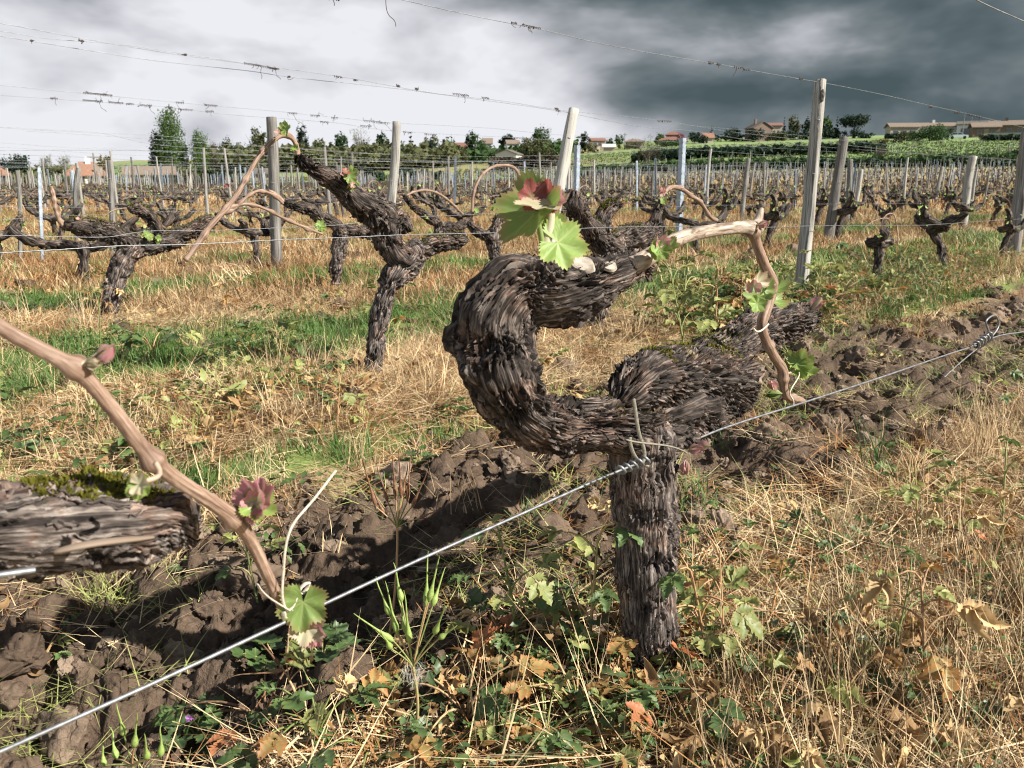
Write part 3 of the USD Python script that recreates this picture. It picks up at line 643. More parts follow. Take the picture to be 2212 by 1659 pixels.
    for (u, v, s, xd, zd, m, k, dq) in ((1638, 610, 38, (-.45, -.2, .9), (.4, -.8, .1), L_CREAM, 41, -.02), (1640, 640, 50, (-.8, -.1, -.25), (.1, -.5, .8), L_GREEN, 42, -.01), (1648, 625, 42, (-.2, .1, .7), (.5, -.9, .1), L_GREEN, 43, .0), (1628, 620, 26, (-.1, -.2, .9), (-.2, -.9, .2), L_PINK, 44, -.03), (1672, 625, 48, (.9, .2, .05), (.1, -.4, .8), L_GREEN, 45, .03), (1670, 650, 40, (.8, .2, -.5), (-.2, -.5, .8), L_GREEN, 46, .03), (1635, 655, 30, (-.4, -.2, -.7), (.2, -.8, .4), L_BRIGHT, 47, -.02)):
        leaf(u, v, s * .78, xd, zd, m, Q0 + dq, .5, .1, par=cn, seed=k)
    ps = tube([RP(u, v, Q0 + .0)[0] for u, v in ((1692, 800), (1712, 802), (1722, 788))], [.0022, .0016, .0012], .003, 8)
    part(cn, 'leaf_stalk', ps[:2], L_PINK, st=ps[2] * 0 + .5)
    for (u, v, s, xd, zd, m, k) in ((1722, 790, 46, (.45, .1, .9), (-.4, -.8, .3), L_GREEN, 51), (1726, 792, 44, (.75, -.1, -.35), (.0, -.8, .5), L_BRIGHT, 52), (1720, 785, 30, (.9, .2, .5), (-.3, -.6, .6), L_GREEN, 53)):
        leaf(u, v, s * .85, xd, zd, m, Q0, .45, .1, par=cn, seed=k)
    bud(g, RP(1676, 845, Q0 - .01)[0], (-.4, -.2, .5), .022, L_PINK, cn)
    bud(g, RP(1690, 850, Q0 - .01)[0], (-.9, -.1, -.1), .025, L_GREEN, cn)
    bud(g, RP(1750, 672, Q0 + .13)[0], (.5, -.2, .8), .035, L_PINK, t)
    bud(g, RP(1634, 486, Q0 - .01)[0], (.9, -.2, .1), .016, L_PINK, t)
    for u, v, d in ((1486, 975, (.6, -.3, .3)), (1480, 990, (.1, -.3, -.9)), (1500, 968, (.9, -.2, .3))): bud(g, RP(u, v, Q0 - .05)[0], d, .02, L_PINK, t)
    # twine round the head of the trunk
    for a in ([(1368, 862), (1374, 900), (1384, 950), (1392, 985), (1388, 1000)], [(1352, 950), (1400, 958), (1450, 965), (1482, 978)], [(1360, 945), (1366, 975), (1384, 1000), (1400, 1008)]):
        w = tube([RP(u, v, Q0 - .058)[0] for u, v in a], [.0022] * len(a), .004, 7, flat=.5)
        part(t, 'twine', w[:2], ramp_mat('grey_twine', [(0, (.09, .08, .06)), (1, (.25, .23, .18))], 'noise', .8, (80, 80, 80)) if a[0][0] == 1368 else UsdShade.Material.Get(stage, '/World/Looks/grey_twine'))
    # white tie of the cane end
    w = tube([RP(u, v, Q0 - .012)[0] for u, v in ((1726, 805), (1712, 835), (1706, 850), (1712, 862), (1712, 880))], [.0012] * 5, .003, 6)
    part(cn, 'tie', w[:2], TIE)
    w = tube([RP(u, v, Q0 - .012)[0] for u, v in ((1628, 710), (1640, 716), (1652, 708), (1660, 700))], [.0014] * 4, .003, 6)
    part(cn, 'tie', w[:2], TIE)
main_vine()

def left_vine():
    g = np.random.default_rng(33)
    pts = px_limb([(-330, 1240, 85, .02), (-180, 1190, 92, .02), (-60, 1155, 97, .0), (60, 1146, 101, 0), (180, 1136, 102, 0), (280, 1130, 97, 0), (350, 1126, 80, .0), (385, 1140, 52, .0), (412, 1158, 26, .0), (424, 1164, 9, .0)], Q0)
    b0 = pts[0][0]
    t = thing('old_vine', 'mossy cut-off vine arm beside the near wire, under a long tan cane', 'vine', (b0[0] - .02, b0[1] - .02, 0))
    tk = [(np.array([b0[0] - .05, b0[1] - .03, -.04]), .036), (np.array([b0[0] - .045, b0[1] - .03, .10]), .036), (np.array([b0[0] - .03, b0[1] - .02, .22]), .04), (b0 + np.array([-.01, 0, -.01]), .038), (b0 + np.array([.03, .02, .015]), .03)]
    tr = limb(tk, 35, .003, 90, plate=.006, plen=.07, amp=.004, lump=.1)
    part(t, 'trunk', tr[:2], BARK_TRUNK, st=tr[2])
    arm = limb(pts, 37, .0016, 190, plate=.0058, plen=.08, amp=.0032, lump=.13, burls=6)
    part(t, 'arm', arm[:2], BARK_TRUNK, st=arm[2])
    ns = (len(arm[0]) - 2) // 190
    sv = bark_strips(arm, ns, 190, 120, g); part(t, 'loose_bark', sv[:2], BARK_TRUNK, st=sv[2], kind='stuff', smooth=False)
    m = moss_on(arm, ns, 190, g, 2300, .45, .88, .72, .42, (.0025, .006), 6)
    if m is not None: part(t, 'moss', m, MOSS, smooth=False)
    pl = px_limb([(120, 1192, 10, -.070), (180, 1178, 14, -.075), (250, 1168, 13, -.072), (330, 1160, 6, -.06)], Q0)
    w = tube([a[0] for a in pl], [a[1] for a in pl], .003, 14, flat=.5); part(t, 'bare_wood', w[:2], CANE_GREY, label='strip of pale bare wood')
    # long cane, tied to the wire at its end
    cp = [(-150, 590, 17.5, .01), (-60, 655, 17, -.01), (0, 706, 16.5, -.03), (90, 757, 16.5, -.04), (160, 796, 18, -.045), (215, 850, 16, -.045), (270, 918, 16, -.045), (330, 992, 17.5, -.045), (420, 1060, 15.5, -.04), (505, 1120, 17, -.035), (545, 1175, 13.5, -.025), (585, 1258, 12, -.015), (618, 1325, 10.5, -.004), (628, 1345, 9, -.002)]
    cpt = px_limb(cp, Q0)
    L = np.cumsum([0] + [np.linalg.norm(cpt[i + 1][0] - cpt[i][0]) for i in range(len(cpt) - 1)]); fr = L / L[-1]
    # the unseen start of the cane leaves the head of the same vine
    cpt = [(np.array([b0[0] + .02, b0[1] + .02, b0[2] + .03]), .009), (np.array([b0[0] - .06, b0[1] - .05, b0[2] + .20]), .0085)] + cpt
    p = np.array([a[0] for a in cpt]); Lt = np.linalg.norm(np.diff(p, axis=0), axis=1).sum(); off = Lt - L[-1]
    nodes = [(off + L[i]) / Lt for i in (4, 7, 9, 12)]
    c = cane(cpt, nodes, 34, .0022, .0055, .0034, 8)
    cn = part(t, 'cane', c[:2], CANE, st=c[2], label='long tan cane with swollen nodes, arching down to the wire')
    def leaf(u, v, size, xd, zd, mat, k, dq=-.05, cup=.4, ruf=.1):
        pp, tt = RP(u, v, Q0 + dq); mm = orient(vine_leaf(np.random.default_rng(k), cup, ruf), pp, xd, zd, size * tt / FPX)
        part(cn, 'leaf', mm[:2], mat, st=mm[2])
    def stalk(pts, r, mat=L_PINK, dq=-.05):
        w = tube([RP(u, v, Q0 + dq)[0] for u, v in pts], [r] * len(pts), .003, 8); part(cn, 'leaf_stalk', w[:2], mat, st=w[2] * 0 + .4)
    stalk([(165, 790), (190, 782), (215, 765)], .0022); bud(g, RP(200, 776, Q0 - .05)[0], (.85, -.1, .42), .017, L_PINK, cn)
    bud(g, RP(180, 786, Q0 - .05)[0], (.9, -.2, .1), .012, L_CREAM, cn)
    stalk([(512, 1118), (530, 1108), (545, 1085)], .0018, L_CREAM, -.04)
    for a in ((545, 1085, 34, (-.2, -.1, .95), (.5, -.8, .1), L_PINK, 61), (552, 1085, 60, (.60, -.1, .75), (-.35, -.8, .35), L_PINK, 62), (560, 1080, 50, (.85, .0, .35), (-.1, -.7, .6), L_PINK, 63), (548, 1092, 48, (.80, .1, -.5), (.1, -.6, .7), L_BRIGHT, 64)):
        leaf(*a[:7], dq=-.04, cup=.55, ruf=.12)
    stalk([(335, 1000), (340, 1030), (312, 1040), (300, 1045)], .0018, CANE, -.09)
    leaf(305, 1050, 36, (-.8, -.1, -.5), (.0, -.85, .5), L_BRIGHT, 66, -.10, .25); leaf(300, 1046, 30, (.7, -.1, .1), (-.2, -.85, .4), L_CREAM, 67, -.10, .4)
    stalk([(622, 1315), (640, 1300), (650, 1290)], .0016, L_CREAM, -.01)
    leaf(655, 1300, 66, (-.1, -.2, -.9), (.15, -.95, .25), L_GREEN, 68, -.03, .2); leaf(662, 1352, 46, (.7, -.1, -.55), (-.1, -.8, .5), L_CREAM, 69, -.03, .5, .14); leaf(680, 1368, 34, (.8, -.1, .2), (-.1, -.9, .2), L_PINK, 70, -.035, .6, .16)
    # raffia tie with long loose ends
    for pts, r in (([(622, 1322), (610, 1288), (612, 1240), (616, 1190), (632, 1135), (668, 1090), (700, 1050), (726, 1016)], .0011), ([(624, 1318), (580, 1290), (562, 1272), (556, 1262)], .0022), ([(624, 1318), (640, 1290), (655, 1264), (668, 1258), (664, 1270), (648, 1282)], .0024), ([(612, 1322), (622, 1336), (634, 1328), (630, 1316)], .0022)):
        w = tube([RP(u, v, Q0 - .025)[0] for u, v in pts], [r] * len(pts), .004, 7, flat=.35); part(cn, 'tie', w[:2], TIE, label='pale raffia tie')
left_vine()

# ------------------------------------------------------------------ posts
POST_W = ramp_mat('grey_post_wood', [(0, (.055, .05, .044)), (.25, (.17, .158, .14)), (.5, (.28, .265, .237)), (1, (.40, .38, .34))], 'noise', .85, (170, 5, 1), 1.0, 6, .4, .6, .004, 1.6, coord='UV', mix_random=.12)
POST_D = ramp_mat('dark_post_wood', [(0, (.05, .045, .04)), (.4, (.12, .11, .098)), (.7, (.20, .185, .165)), (1, (.34, .32, .28))], 'noise', .85, (170, 5, 1), 1.0, 6, .4, .6, .004, 1.6, coord='UV', mix_random=.3)
POST_G = ramp_mat('old_stake_wood', [(0, (.05, .046, .042)), (.3, (.12, .113, .102)), (.6, (.20, .19, .172)), (1, (.31, .295, .268))], 'noise', .85, (170, 5, 1), 1.0, 6, .4, .6, .004, 1.6, coord='UV', mix_random=.4)
POST_M = ramp_mat('galvanised_post', [(0, (.17, .20, .24)), (.5, (.25, .29, .34)), (1, (.36, .40, .44))], 'noise', .5, (30, 30, 30), 1.0, 3, metallic=.35, spec=.5)
def post_mesh(base, top, w, seed, seg=12, step=.04, square=.55):
    rg = np.random.default_rng(seed); a, ph = rg.uniform(.8, 1.15), rg.uniform(0, 6)
    def d(S, T, r, P3):
        c = np.abs(np.cos(T - ph)) ** (2 / square) + np.abs(np.sin(T - ph)) ** (2 / square)
        sq = c ** (-square / 2)
        return r * (sq * .98 - 1) + (fbm(np.stack([np.cos(T) * 2 + seed, np.sin(T) * 2, S * 1.3], -1), 3, seed) - .5) * r * .45 + (fbm(np.stack([np.cos(T) * 6, np.sin(T) * 6 + seed, S * 5], -1), 2, seed + 1) - .5) * r * .14
    base, top = np.asarray(base, float), np.asarray(top, float)
    mid = (base + top) / 2 + np.array([rg.normal(0, .006), rg.normal(0, .006), 0])
    return tube([base - (top - base) * .06, base, mid, top], [w * .52, w * .52, w * .5, w * .46], step, seg, d)
def metal_post_mesh(base, top, w):
    """a folded steel profile with a row of hooks"""
    base, top = np.asarray(base, float), np.asarray(top, float); h = np.linalg.norm(top - base)
    s, th = w * .5, .003
    o = np.array([[-s, s * .8], [-s, -s * .8], [s, -s * .8], [s, s * .8], [s - th, s * .8], [s - th, -s * .8 + th], [-s + th, -s * .8 + th], [-s + th, s * .8]])
    from shapely.geometry import Polygon
    m = trimesh.creation.extrude_polygon(Polygon(o), h * 1.05, engine='earcut')
    parts = [(np.array(m.vertices) - [0, 0, h * .05], np.array(m.faces))]
    for k in range(6):
        z = h * (.45 + .1 * k)
        for sx in (-1, 1): parts.append(box(sx * s - .003, sx * s + .003, -s * 1.1, -s * .3, z, z + .012))
    v, f = cat(*parts)
    return orient((np.stack([v[:, 2], v[:, 1], -v[:, 0]], 1), f), base, top - base, [-.7, -.7, 0.2])
def px_post(top, base, q, w_px, mat, label, seed, metal=False, group=None):
    b, t = RP(base[0], base[1], q); tp, _ = RP(top[0], top[1], q)
    gz = float(ground_z(np.array([b[0]]), np.array([b[1]]))[0])
    d = (tp - b); d = d / d[2]
    b = b + d * (gz - .02 - b[2])
    w = w_px * t / FPX
    th = thing('metal_post' if metal else 'wooden_post', label, 'post', b, group)
    if metal:
        m = metal_post_mesh(b, tp, w); part(th, 'profile', m, POST_M, smooth=False)
    else:
        m = post_mesh(b, tp, w, seed); part(th, 'shaft', m[:2], mat, st=m[2])
        for k, zz in enumerate((.18, .42)):
            p = tp + (b - tp) * zz * (tp[2] - gz) / np.linalg.norm(tp - b) - np.array([0, w * .5, 0])
            s = tube([p + np.array([-.014, -.002, .004]), p + np.array([0, -.012, 0]), p + np.array([.014, -.002, -.004])], [.0018] * 3, .006, 5); part(th, 'staple', s[:2], WIRE_DARK)
    return b, tp
px_post((1771, 172), (1738, 530), rowq(2), 26, POST_W, 'tall pale split post at the storm cloud, knot near its top', 1)
_p, _t = RP(1776, 207, rowq(2) - .03); _m = trimesh.creation.icosphere(3, 1.0); _v = np.array(_m.vertices) * np.array([.012, .012, .030]); _v = _v * (1 + (fbm(_v * 90, 3, 5) - .5)[:, None] * .8)
part(stage.GetPrimAtPath('/World/wooden_post'), 'knot', (_v + _p, _m.faces), POST_D, st=np.array(_v)[:, :2])
px_post((1240, 236), (1180, 560), rowq(3), 23, POST_W, 'pale leaning post rising behind the red leaf shoot', 2)
px_post((586, 253), (597, 548), rowq(4), 21, POST_D, 'dark upright post behind the arching tan cane', 3)
px_post((857, 263), (832, 566), rowq(4), 20, POST_W, 'pale post directly behind the dark arm of the middle vine', 4)
px_post((1824, 296), (1788, 522), rowq(3), 19, POST_D, 'dark leaning post just right of the tall pale post', 5)
px_post((2103, 337), (2076, 522), rowq(3), 15, POST_D, 'dark squared post near the round-headed vines on the right', 6)
px_post((2222, 285), (2185, 575), rowq(2), 27, POST_D, 'dark thick post cut by the right edge of the photo', 7)
px_post((1475, 298), (1466, 500), rowq(4), 12, None, 'blue grey steel post with hooks beside the curved cane', 8, True)
px_post((1247, 314), (1243, 480), rowq(5), 11, None, 'blue grey steel post right behind the pale leaning post', 9, True)
px_post((1617, 342), (1600, 484), rowq(5), 10, POST_D, 'thin dark post between the steel post and the tall pale post', 10)
px_post((1836, 344), (1827, 490), rowq(4), 11, POST_G, 'thin pale post close behind the dark leaning post', 11)
px_post((1860, 366), (1848, 450), rowq(6), 9, POST_G, 'short pale stake right of the dark leaning post', 12)
px_post((237, 346), (241, 470), rowq(5), 12, POST_G, 'greenish grey post behind the two-armed vine on the left', 13)
px_post((170, 364), (169, 462), rowq(6), 12, POST_G, 'pale post in front of the orange roofed house', 14)
px_post((84, 362), (89, 490), rowq(5), 6, None, 'thin steel post on the far left', 15, True)
px_post((37, 368), (41, 486), rowq(5), 8, POST_G, 'thin pale post left of the thin steel post', 16)
px_post((2036, 361), (2018, 440), rowq(6), 8, POST_D, 'thin dark post behind the squared post', 17)

# ------------------------------------------------------------------ wires
def tendrils(wire, pts, q, seed):
    """withered tendrils still wound on a wire: (u, v, half length in px, droop in px)"""
    rg = np.random.default_rng(seed)
    for (u, v, L, dr, du, dv) in pts:
        out = []
        c, t = RP(u, v, q); px = t / FPX
        a, _ = RP(u - L, v - L * dv, q); b, _ = RP(u + L, v + L * dv, q)
        n = max(int(L / 1.6), 5); s = np.linspace(0, 1, n * 6); w = n * .9
        ax = a[None] + (b - a)[None] * s[:, None]
        rr = px * (1.3 + 1.2 * fbm(np.stack([s * 14, s * 0 + seed, s * 0], -1), 2))
        hel = ax + np.stack([np.sin(s * w * 6.28) * .5 * rr, np.cos(s * w * 6.28) * .5 * rr, np.sin(s * w * 6.28 + 1) * rr], 1)
        out.append(tube(hel, [.0011 + .0007 * abs(math.sin(k)) for k in range(len(hel))], .004, 5)[:2])
        for _ in range(int(2 + L / 6)):
            k = rg.random(); p = a + (b - a) * k; l = px * rg.uniform(2, 6)
            pp = [p, p + np.array([rg.normal(0, l * .5), rg.normal(0, l * .3), rg.normal(0, l * .6)]), p + np.array([rg.normal(0, l), rg.normal(0, l * .4), rg.normal(0, l)])]
            out.append(tube(pp, [.0014, .0011, .0008], .004, 4)[:2])
        if dr:
            p = a + (b - a) * rg.uniform(.3, .9)
            z = np.linspace(0, 1, 9); cur = px * dr
            pp = p[None] + np.stack([np.sin(z * 5 + rg.uniform(0, 6)) * cur * .16 * z + du * px * z, z * 0, -cur * z + np.sin(z * 9) * cur * .05], 1)
            out.append(tube(pp, [.0010] * 9, .004, 4)[:2])
        part(wire, 'dry_tendril', cat(*out), TENDRIL)
def px_wire(name, pts, q, r, label, mat=WIRE, ext=(2.5, 3.0), wig=0.0, seed=0, group=None, step=.02):
    p = [RP(u, v, q)[0] for u, v in pts]
    d0, d1 = p[0] - p[1], p[-1] - p[-2]
    p = ([p[0] + d0 / np.linalg.norm(d0) * ext[0]] if ext[0] else []) + p + ([p[-1] + d1 / np.linalg.norm(d1) * ext[1]] if ext[1] else [])
    # knots along the wire, joined by a smooth curve without overshoot
    p = np.array(p); d = np.concatenate([[0], np.cumsum(np.linalg.norm(np.diff(p, axis=0), axis=1))])
    s = np.arange(0, d[-1], step * 2.5); c = PchipInterpolator(d, p)(s)
    if wig: c = c + np.stack([s * 0, s * 0, (fbm(np.stack([s * 2.3, s * 0 + seed, s * 0], -1), 3, seed) - .5) * wig], 1)
    th = thing(name, label, 'wire', c[0], group)
    m = wire_tube(c, r, step, 6); part(th, 'strand', m, mat)
    return th
# the near wire, and the splice on the trunk
q1 = Q0 - .055
w = px_wire('trellis_wire', [(-60, 1650), (300, 1490), (620, 1342), (860, 1230), (1100, 1122), (1330, 1020), (1400, 992), (1450, 970), (1505, 948), (1560, 926), (1734, 870), (1900, 816), (2040, 768), (2110, 746)], q1 + .03, .0016, 'thick galvanised wire running past the old vine trunk to a loop', WIRE, (.0, 0.0), .0, 0, None, .012)
def px_part(pts, q, r, nm='splice', seg=8, th=None):
    m = tube([RP(u, v, q + (a[0] if a else 0))[0] for u, v, *a in pts], [r] * len(pts), .004, seg); part(th or w, nm, m[:2], WIRE)
for k in range(5):
    u0, v0 = 1338 + k * 13, 1017 - k * 5.2
    px_part([(u0 - 6, v0 - 4), (u0, v0 - 10, -.004), (u0 + 9, v0 - 4, -.008), (u0 + 10, v0 + 5, -.004), (u0 + 3, v0 + 5)], q1 - .004, .0017)
px_part([(2100, 748), (2120, 735), (2135, 715), (2130, 695), (2140, 684), (2154, 686), (2157, 702), (2146, 722), (2130, 738), (2118, 748)], q1 + .03, .0021, 'loop')
for k in range(5):
    u0, v0 = 2108 + k * 7, 748 - k * 5
    px_part([(u0 - 5, v0 - 8), (u0 + 2, v0 - 10, -.006), (u0 + 6, v0 + 3, -.006), (u0, v0 + 10)], q1 + .024, .0021)
w2 = px_wire('trellis_wire', [(2120, 742), (2150, 728), (2212, 716), (2300, 690), (2500, 640)], q1 + .03, .0016, 'wire running on from the loop to the right edge', WIRE, (0, 2.5))
px_part([(2118, 748), (2090, 770), (2060, 796), (2040, 815)], q1 + .02, .0012, 'loose_end')
# a cut wire lying on the mossy arm
w3 = px_wire('cut_wire', [(-140, 1262), (0, 1243), (60, 1234), (110, 1221), (155, 1203), (192, 1182)], Q0 - .085, .0020, 'cut end of thick wire lying on the mossy vine arm', WIRE, (.25, 0))
# row two
px_wire('trellis_wire', [(-40, 549), (0, 546), (110, 540), (250, 531), (415, 527), (600, 518), (750, 513), (850, 508), (1010, 504), (1120, 500), (1280, 492), (1420, 489), (1655, 491), (1740, 488), (2025, 485), (2120, 478), (2250, 470)], rowq(2) - .07, .0013, 'low wire through the middle vine, level with its crossing of arms', WIRE, (1.2, 3), .004, 3)
w = px_wire('trellis_wire', [(740, -30), (870, 0), (1000, 29), (1160, 62), (1310, 97), (1400, 114), (1540, 137), (1650, 157), (1768, 177), (1900, 203), (2000, 226), (2095, 247), (2212, 275), (2320, 300)], rowq(2), .0011, 'top wire crossing the dark cloud to the tall pale post', WIRE_DARK, (1.2, 3), .003, 4)
tendrils(w, [(1110, 50, 6, 0, 0, .2), (1148, 58, 20, 14, 6, .2), (1535, 136, 6, 0, 0, .2), (1552, 139, 4, 0, 0, .2), (1594, 146, 9, 22, -4, .2), (1612, 150, 8, 0, 0, .2), (1730, 170, 4, 12, 3, .2), (2010, 231, 4, 0, 6, .2), (2068, 244, 8, 0, 0, .2), (2105, 250, 16, 12, 0, .2), (830, -8, 8, 62, 12, .2), (722, -2, 12, 14, 5, .1)], rowq(2), 5)
px_wire('trellis_wire', [(2080, -20), (2110, 0), (2150, 19), (2212, 46), (2300, 90)], Q0, .0011, 'short stretch of wire crossing the top right corner', WIRE_DARK, (.8, 2.5))
# row three
w = px_wire('trellis_wire', [(-60, 42), (0, 51), (180, 84), (380, 117), (530, 137), (730, 165), (960, 204), (1060, 215), (1200, 236), (1240, 241), (1340, 250), (1440, 262), (1560, 282), (1680, 296)], rowq(3), .0011, 'upper of the two wires sweeping from top left to the leaning pale post', WIRE_DARK, (1.2, 3), .004, 6)
tendrils(w, [(175, 88, 6, 0, 0, .17), (400, 118, 3, 0, 0, .17), (565, 143, 38, 26, -6, .17), (590, 148, 10, 22, 10, .17), (730, 166, 9, 0, 0, .17), (768, 173, 5, 0, 0, .17), (860, 186, 4, 0, 0, .17), (900, 192, 4, 0, 0, .17), (995, 205, 18, 16, 2, .12), (1048, 212, 8, 0, 0, .12), (1202, 235, 4, 0, 0, .12), (1435, 262, 16, 0, 0, .05)], rowq(3), 7)
w = px_wire('trellis_wire', [(-60, 69), (0, 77), (70, 88), (200, 110), (350, 133), (530, 152), (620, 165), (780, 183), (1000, 210), (1120, 227), (1215, 241), (1300, 258), (1420, 278), (1475, 281), (1608, 301), (1735, 314), (1858, 323), (2075, 339), (2212, 347)], rowq(3) + .03, .0011, 'lower of the two wires sweeping from top left to the leaning pale post', WIRE_DARK, (1.2, 3), .006, 8)
tendrils(w, [(68, 88, 3, 6, 0, .1), (624, 166, 3, 0, 0, .1), (1205, 239, 5, 0, 0, .1), (2160, 343, 18, 0, 0, .05), (1990, 333, 12, 0, 0, .05)], rowq(3) + .03, 9)
px_wire('trellis_wire', [(-60, 66), (0, 68), (100, 84), (250, 96), (420, 121), (530, 137)], rowq(3) + .015, .0009, 'thin slack wire between the two sweeping wires', WIRE_DARK, (1.2, 0), .004, 10)
px_wire('trellis_wire', [(1475, 270), (1610, 281), (1748, 295), (1860, 307), (1975, 319), (2108, 339), (2212, 346)], rowq(3) - .02, .0011, 'wire passing the dark leaning post and the squared post', WIRE, (.3, 3), .006, 11)
px_wire('trellis_wire', [(-40, 507), (50, 508), (140, 511), (235, 512), (290, 503), (331, 499), (480, 497), (700, 488), (850, 472), (1180, 456), (1500, 445), (1900, 440)], rowq(3) - .05, .0012, 'low wire bent round the two-armed vine on the left', WIRE, (1.2, 3), .004, 12)
# row four
w = px_wire('trellis_wire', [(-60, 179), (0, 184), (200, 203), (430, 226), (620, 243), (700, 251), (857, 266), (1050, 276), (1190, 290), (1400, 303)], rowq(4), .0011, 'upper of the two tendril-hung wires on the left', WIRE_DARK, (2, 4), .006, 13)
tendrils(w, [(205, 203, 26, 20, 0, .09), (232, 206, 10, 0, 0, .09), (388, 222, 8, 0, 0, .09), (455, 228, 14, 8, -8, .09), (632, 245, 9, 24, 22, .1), (680, 250, 10, 0, 0, .1), (722, 255, 7, 0, 0, .1), (805, 263, 20, 16, 6, .1), (830, 266, 10, 18, 20, .1)], rowq(4), 14)
w = px_wire('trellis_wire', [(-60, 201), (0, 205), (110, 213), (330, 229), (500, 248), (700, 263), (850, 283), (1060, 295), (1190, 302), (1420, 318)], rowq(4) + .03, .0011, 'lower of the two tendril-hung wires on the left', WIRE_DARK, (2, 4), .006, 15)
tendrils(w, [(116, 213, 8, 14, -2, .07), (200, 218, 22, 22, 14, .07), (250, 222, 16, 0, 0, .07), (280, 225, 8, 0, 0, .07), (315, 228, 12, 18, 8, .07), (365, 232, 6, 0, 0, .07), (400, 237, 16, 14, -14, .07), (452, 241, 9, 10, 0, .07), (700, 264, 9, 0, 0, .08), (790, 273, 12, 0, 0, .08), (880, 286, 10, 0, 0, .08), (930, 291, 14, 0, 0, .08), (1125, 299, 16, 16, 0, .05)], rowq(4) + .03, 16)
for k, (q, pts) in enumerate([(rowq(5), [(-40, 272), (0, 275), (90, 281), (330, 293), (600, 318), (700, 325), (860, 336)]), (rowq(5) + .03, [(-40, 285), (0, 275), (200, 286), (330, 312), (480, 322), (650, 332), (870, 345)]), (rowq(6), [(-40, 305), (0, 309), (200, 321), (480, 334), (850, 346), (1200, 352)]), (rowq(6), [(-40, 316), (0, 318), (350, 338), (700, 350), (1190, 368), (1500, 372)]),
                               (rowq(5), [(640, 322), (760, 330), (1000, 338), (1180, 336), (1440, 322)]), (rowq(6), [(650, 340), (860, 350), (1010, 349), (1180, 347), (1300, 352), (1470, 357), (1640, 350), (1800, 352)])]):
    px_wire('trellis_wire', pts, q, .0011, None, WIRE_DARK, (2, 5), .01, 20 + k)
    tag(stage.GetPrimAtPath('/World/' + [n for n in [f'trellis_wire_{_used["/World/trellis_wire"]:03d}']][0]), 'thin slack trellis wire in front of the far wooded slope', 'wire', 'wires of the rows behind')
for k in range(4, 13):
    q = rowq(k)
    for h in (.36, .70) if k < 8 else (.38, .75):
        s = np.arange(-12 - k, 26 + 2 * k, .5); x, y = RN[0] * q + RD[0] * s, RN[1] * q + RD[1] * s
        ok = y > 1.0; z = ground_z(x, y) + h + .02 * np.sin(s * 1.9 + k)
        th = thing('trellis_wire', 'thin straight trellis wire among the far rows of vines', 'wire', (x[ok][0], y[ok][0], z[ok][0]), 'straight wires of the far rows')
        part(th, 'strand', wire_tube(np.stack([x, y, z], 1)[ok], .0010, .5, 4), WIRE)

# ------------------------------------------------------------------ vines of the rows behind, those one can tell apart
def row_vine(label, q, limbs, canes=(), leaves=(), mossy=(), seed=1, seg=56, step=.005):
    g = np.random.default_rng(seed)
    b, _ = RP(limbs[0][0][0], limbs[0][0][1], q)
    t = thing('pruned_vine', label, 'vine', b)
    for k, L in enumerate(limbs):
        lb = limb(px_limb(L, q, .88), seed * 10 + k, step, seg, plate=.008, plen=.06, amp=.0058, lump=.30, burls=3 if k else 1)
        part(t, 'trunk' if k == 0 else 'arm', lb[:2], BARK_TRUNK if k == 0 else BARK, st=lb[2])
        sv = bark_strips(lb, (len(lb[0]) - 2) // seg, seg, 40, g, (.003, .008), (.02, .06), .008); part(t, 'loose_bark', sv[:2], BARK, st=sv[2], kind='stuff', smooth=False)
        if k in mossy:
            m = moss_on(lb, (len(lb[0]) - 2) // seg, seg, g, 500, .05, .95, .55, .42, (.004, .010), k)
            if m is not None: part(t, 'moss', m, MOSS, smooth=False)
    cps = []
    for c in canes:
        m = cane(px_limb(c, q, .82), [.12, .3, .48, .66, .84], 14, .005, .009, .0034, seed); cps.append(part(t, 'cane', m[:2], CANE, st=m[2]))
    for (u, v, s, kind) in leaves:
        for j in range(4):
            p, tt = RP(u + g.normal(0, s * .25), v + g.normal(0, s * .25), q - .03 - .01 * j)
            d = g.normal(0, 1, 3); d[2] += .3
            m = orient(vine_leaf(g, .35, .1, nphi=40, rings=4), p, d, [.2, -.8, .5] + g.normal(0, .3, 3), s * .8 * tt / FPX * g.uniform(.6, 1.1))
            part(t, 'leaf', m[:2], [L_BRIGHT, L_GREEN, L_PINK, L_RED][kind if j < 3 else min(kind + 1, 3)], st=m[2])
    return t
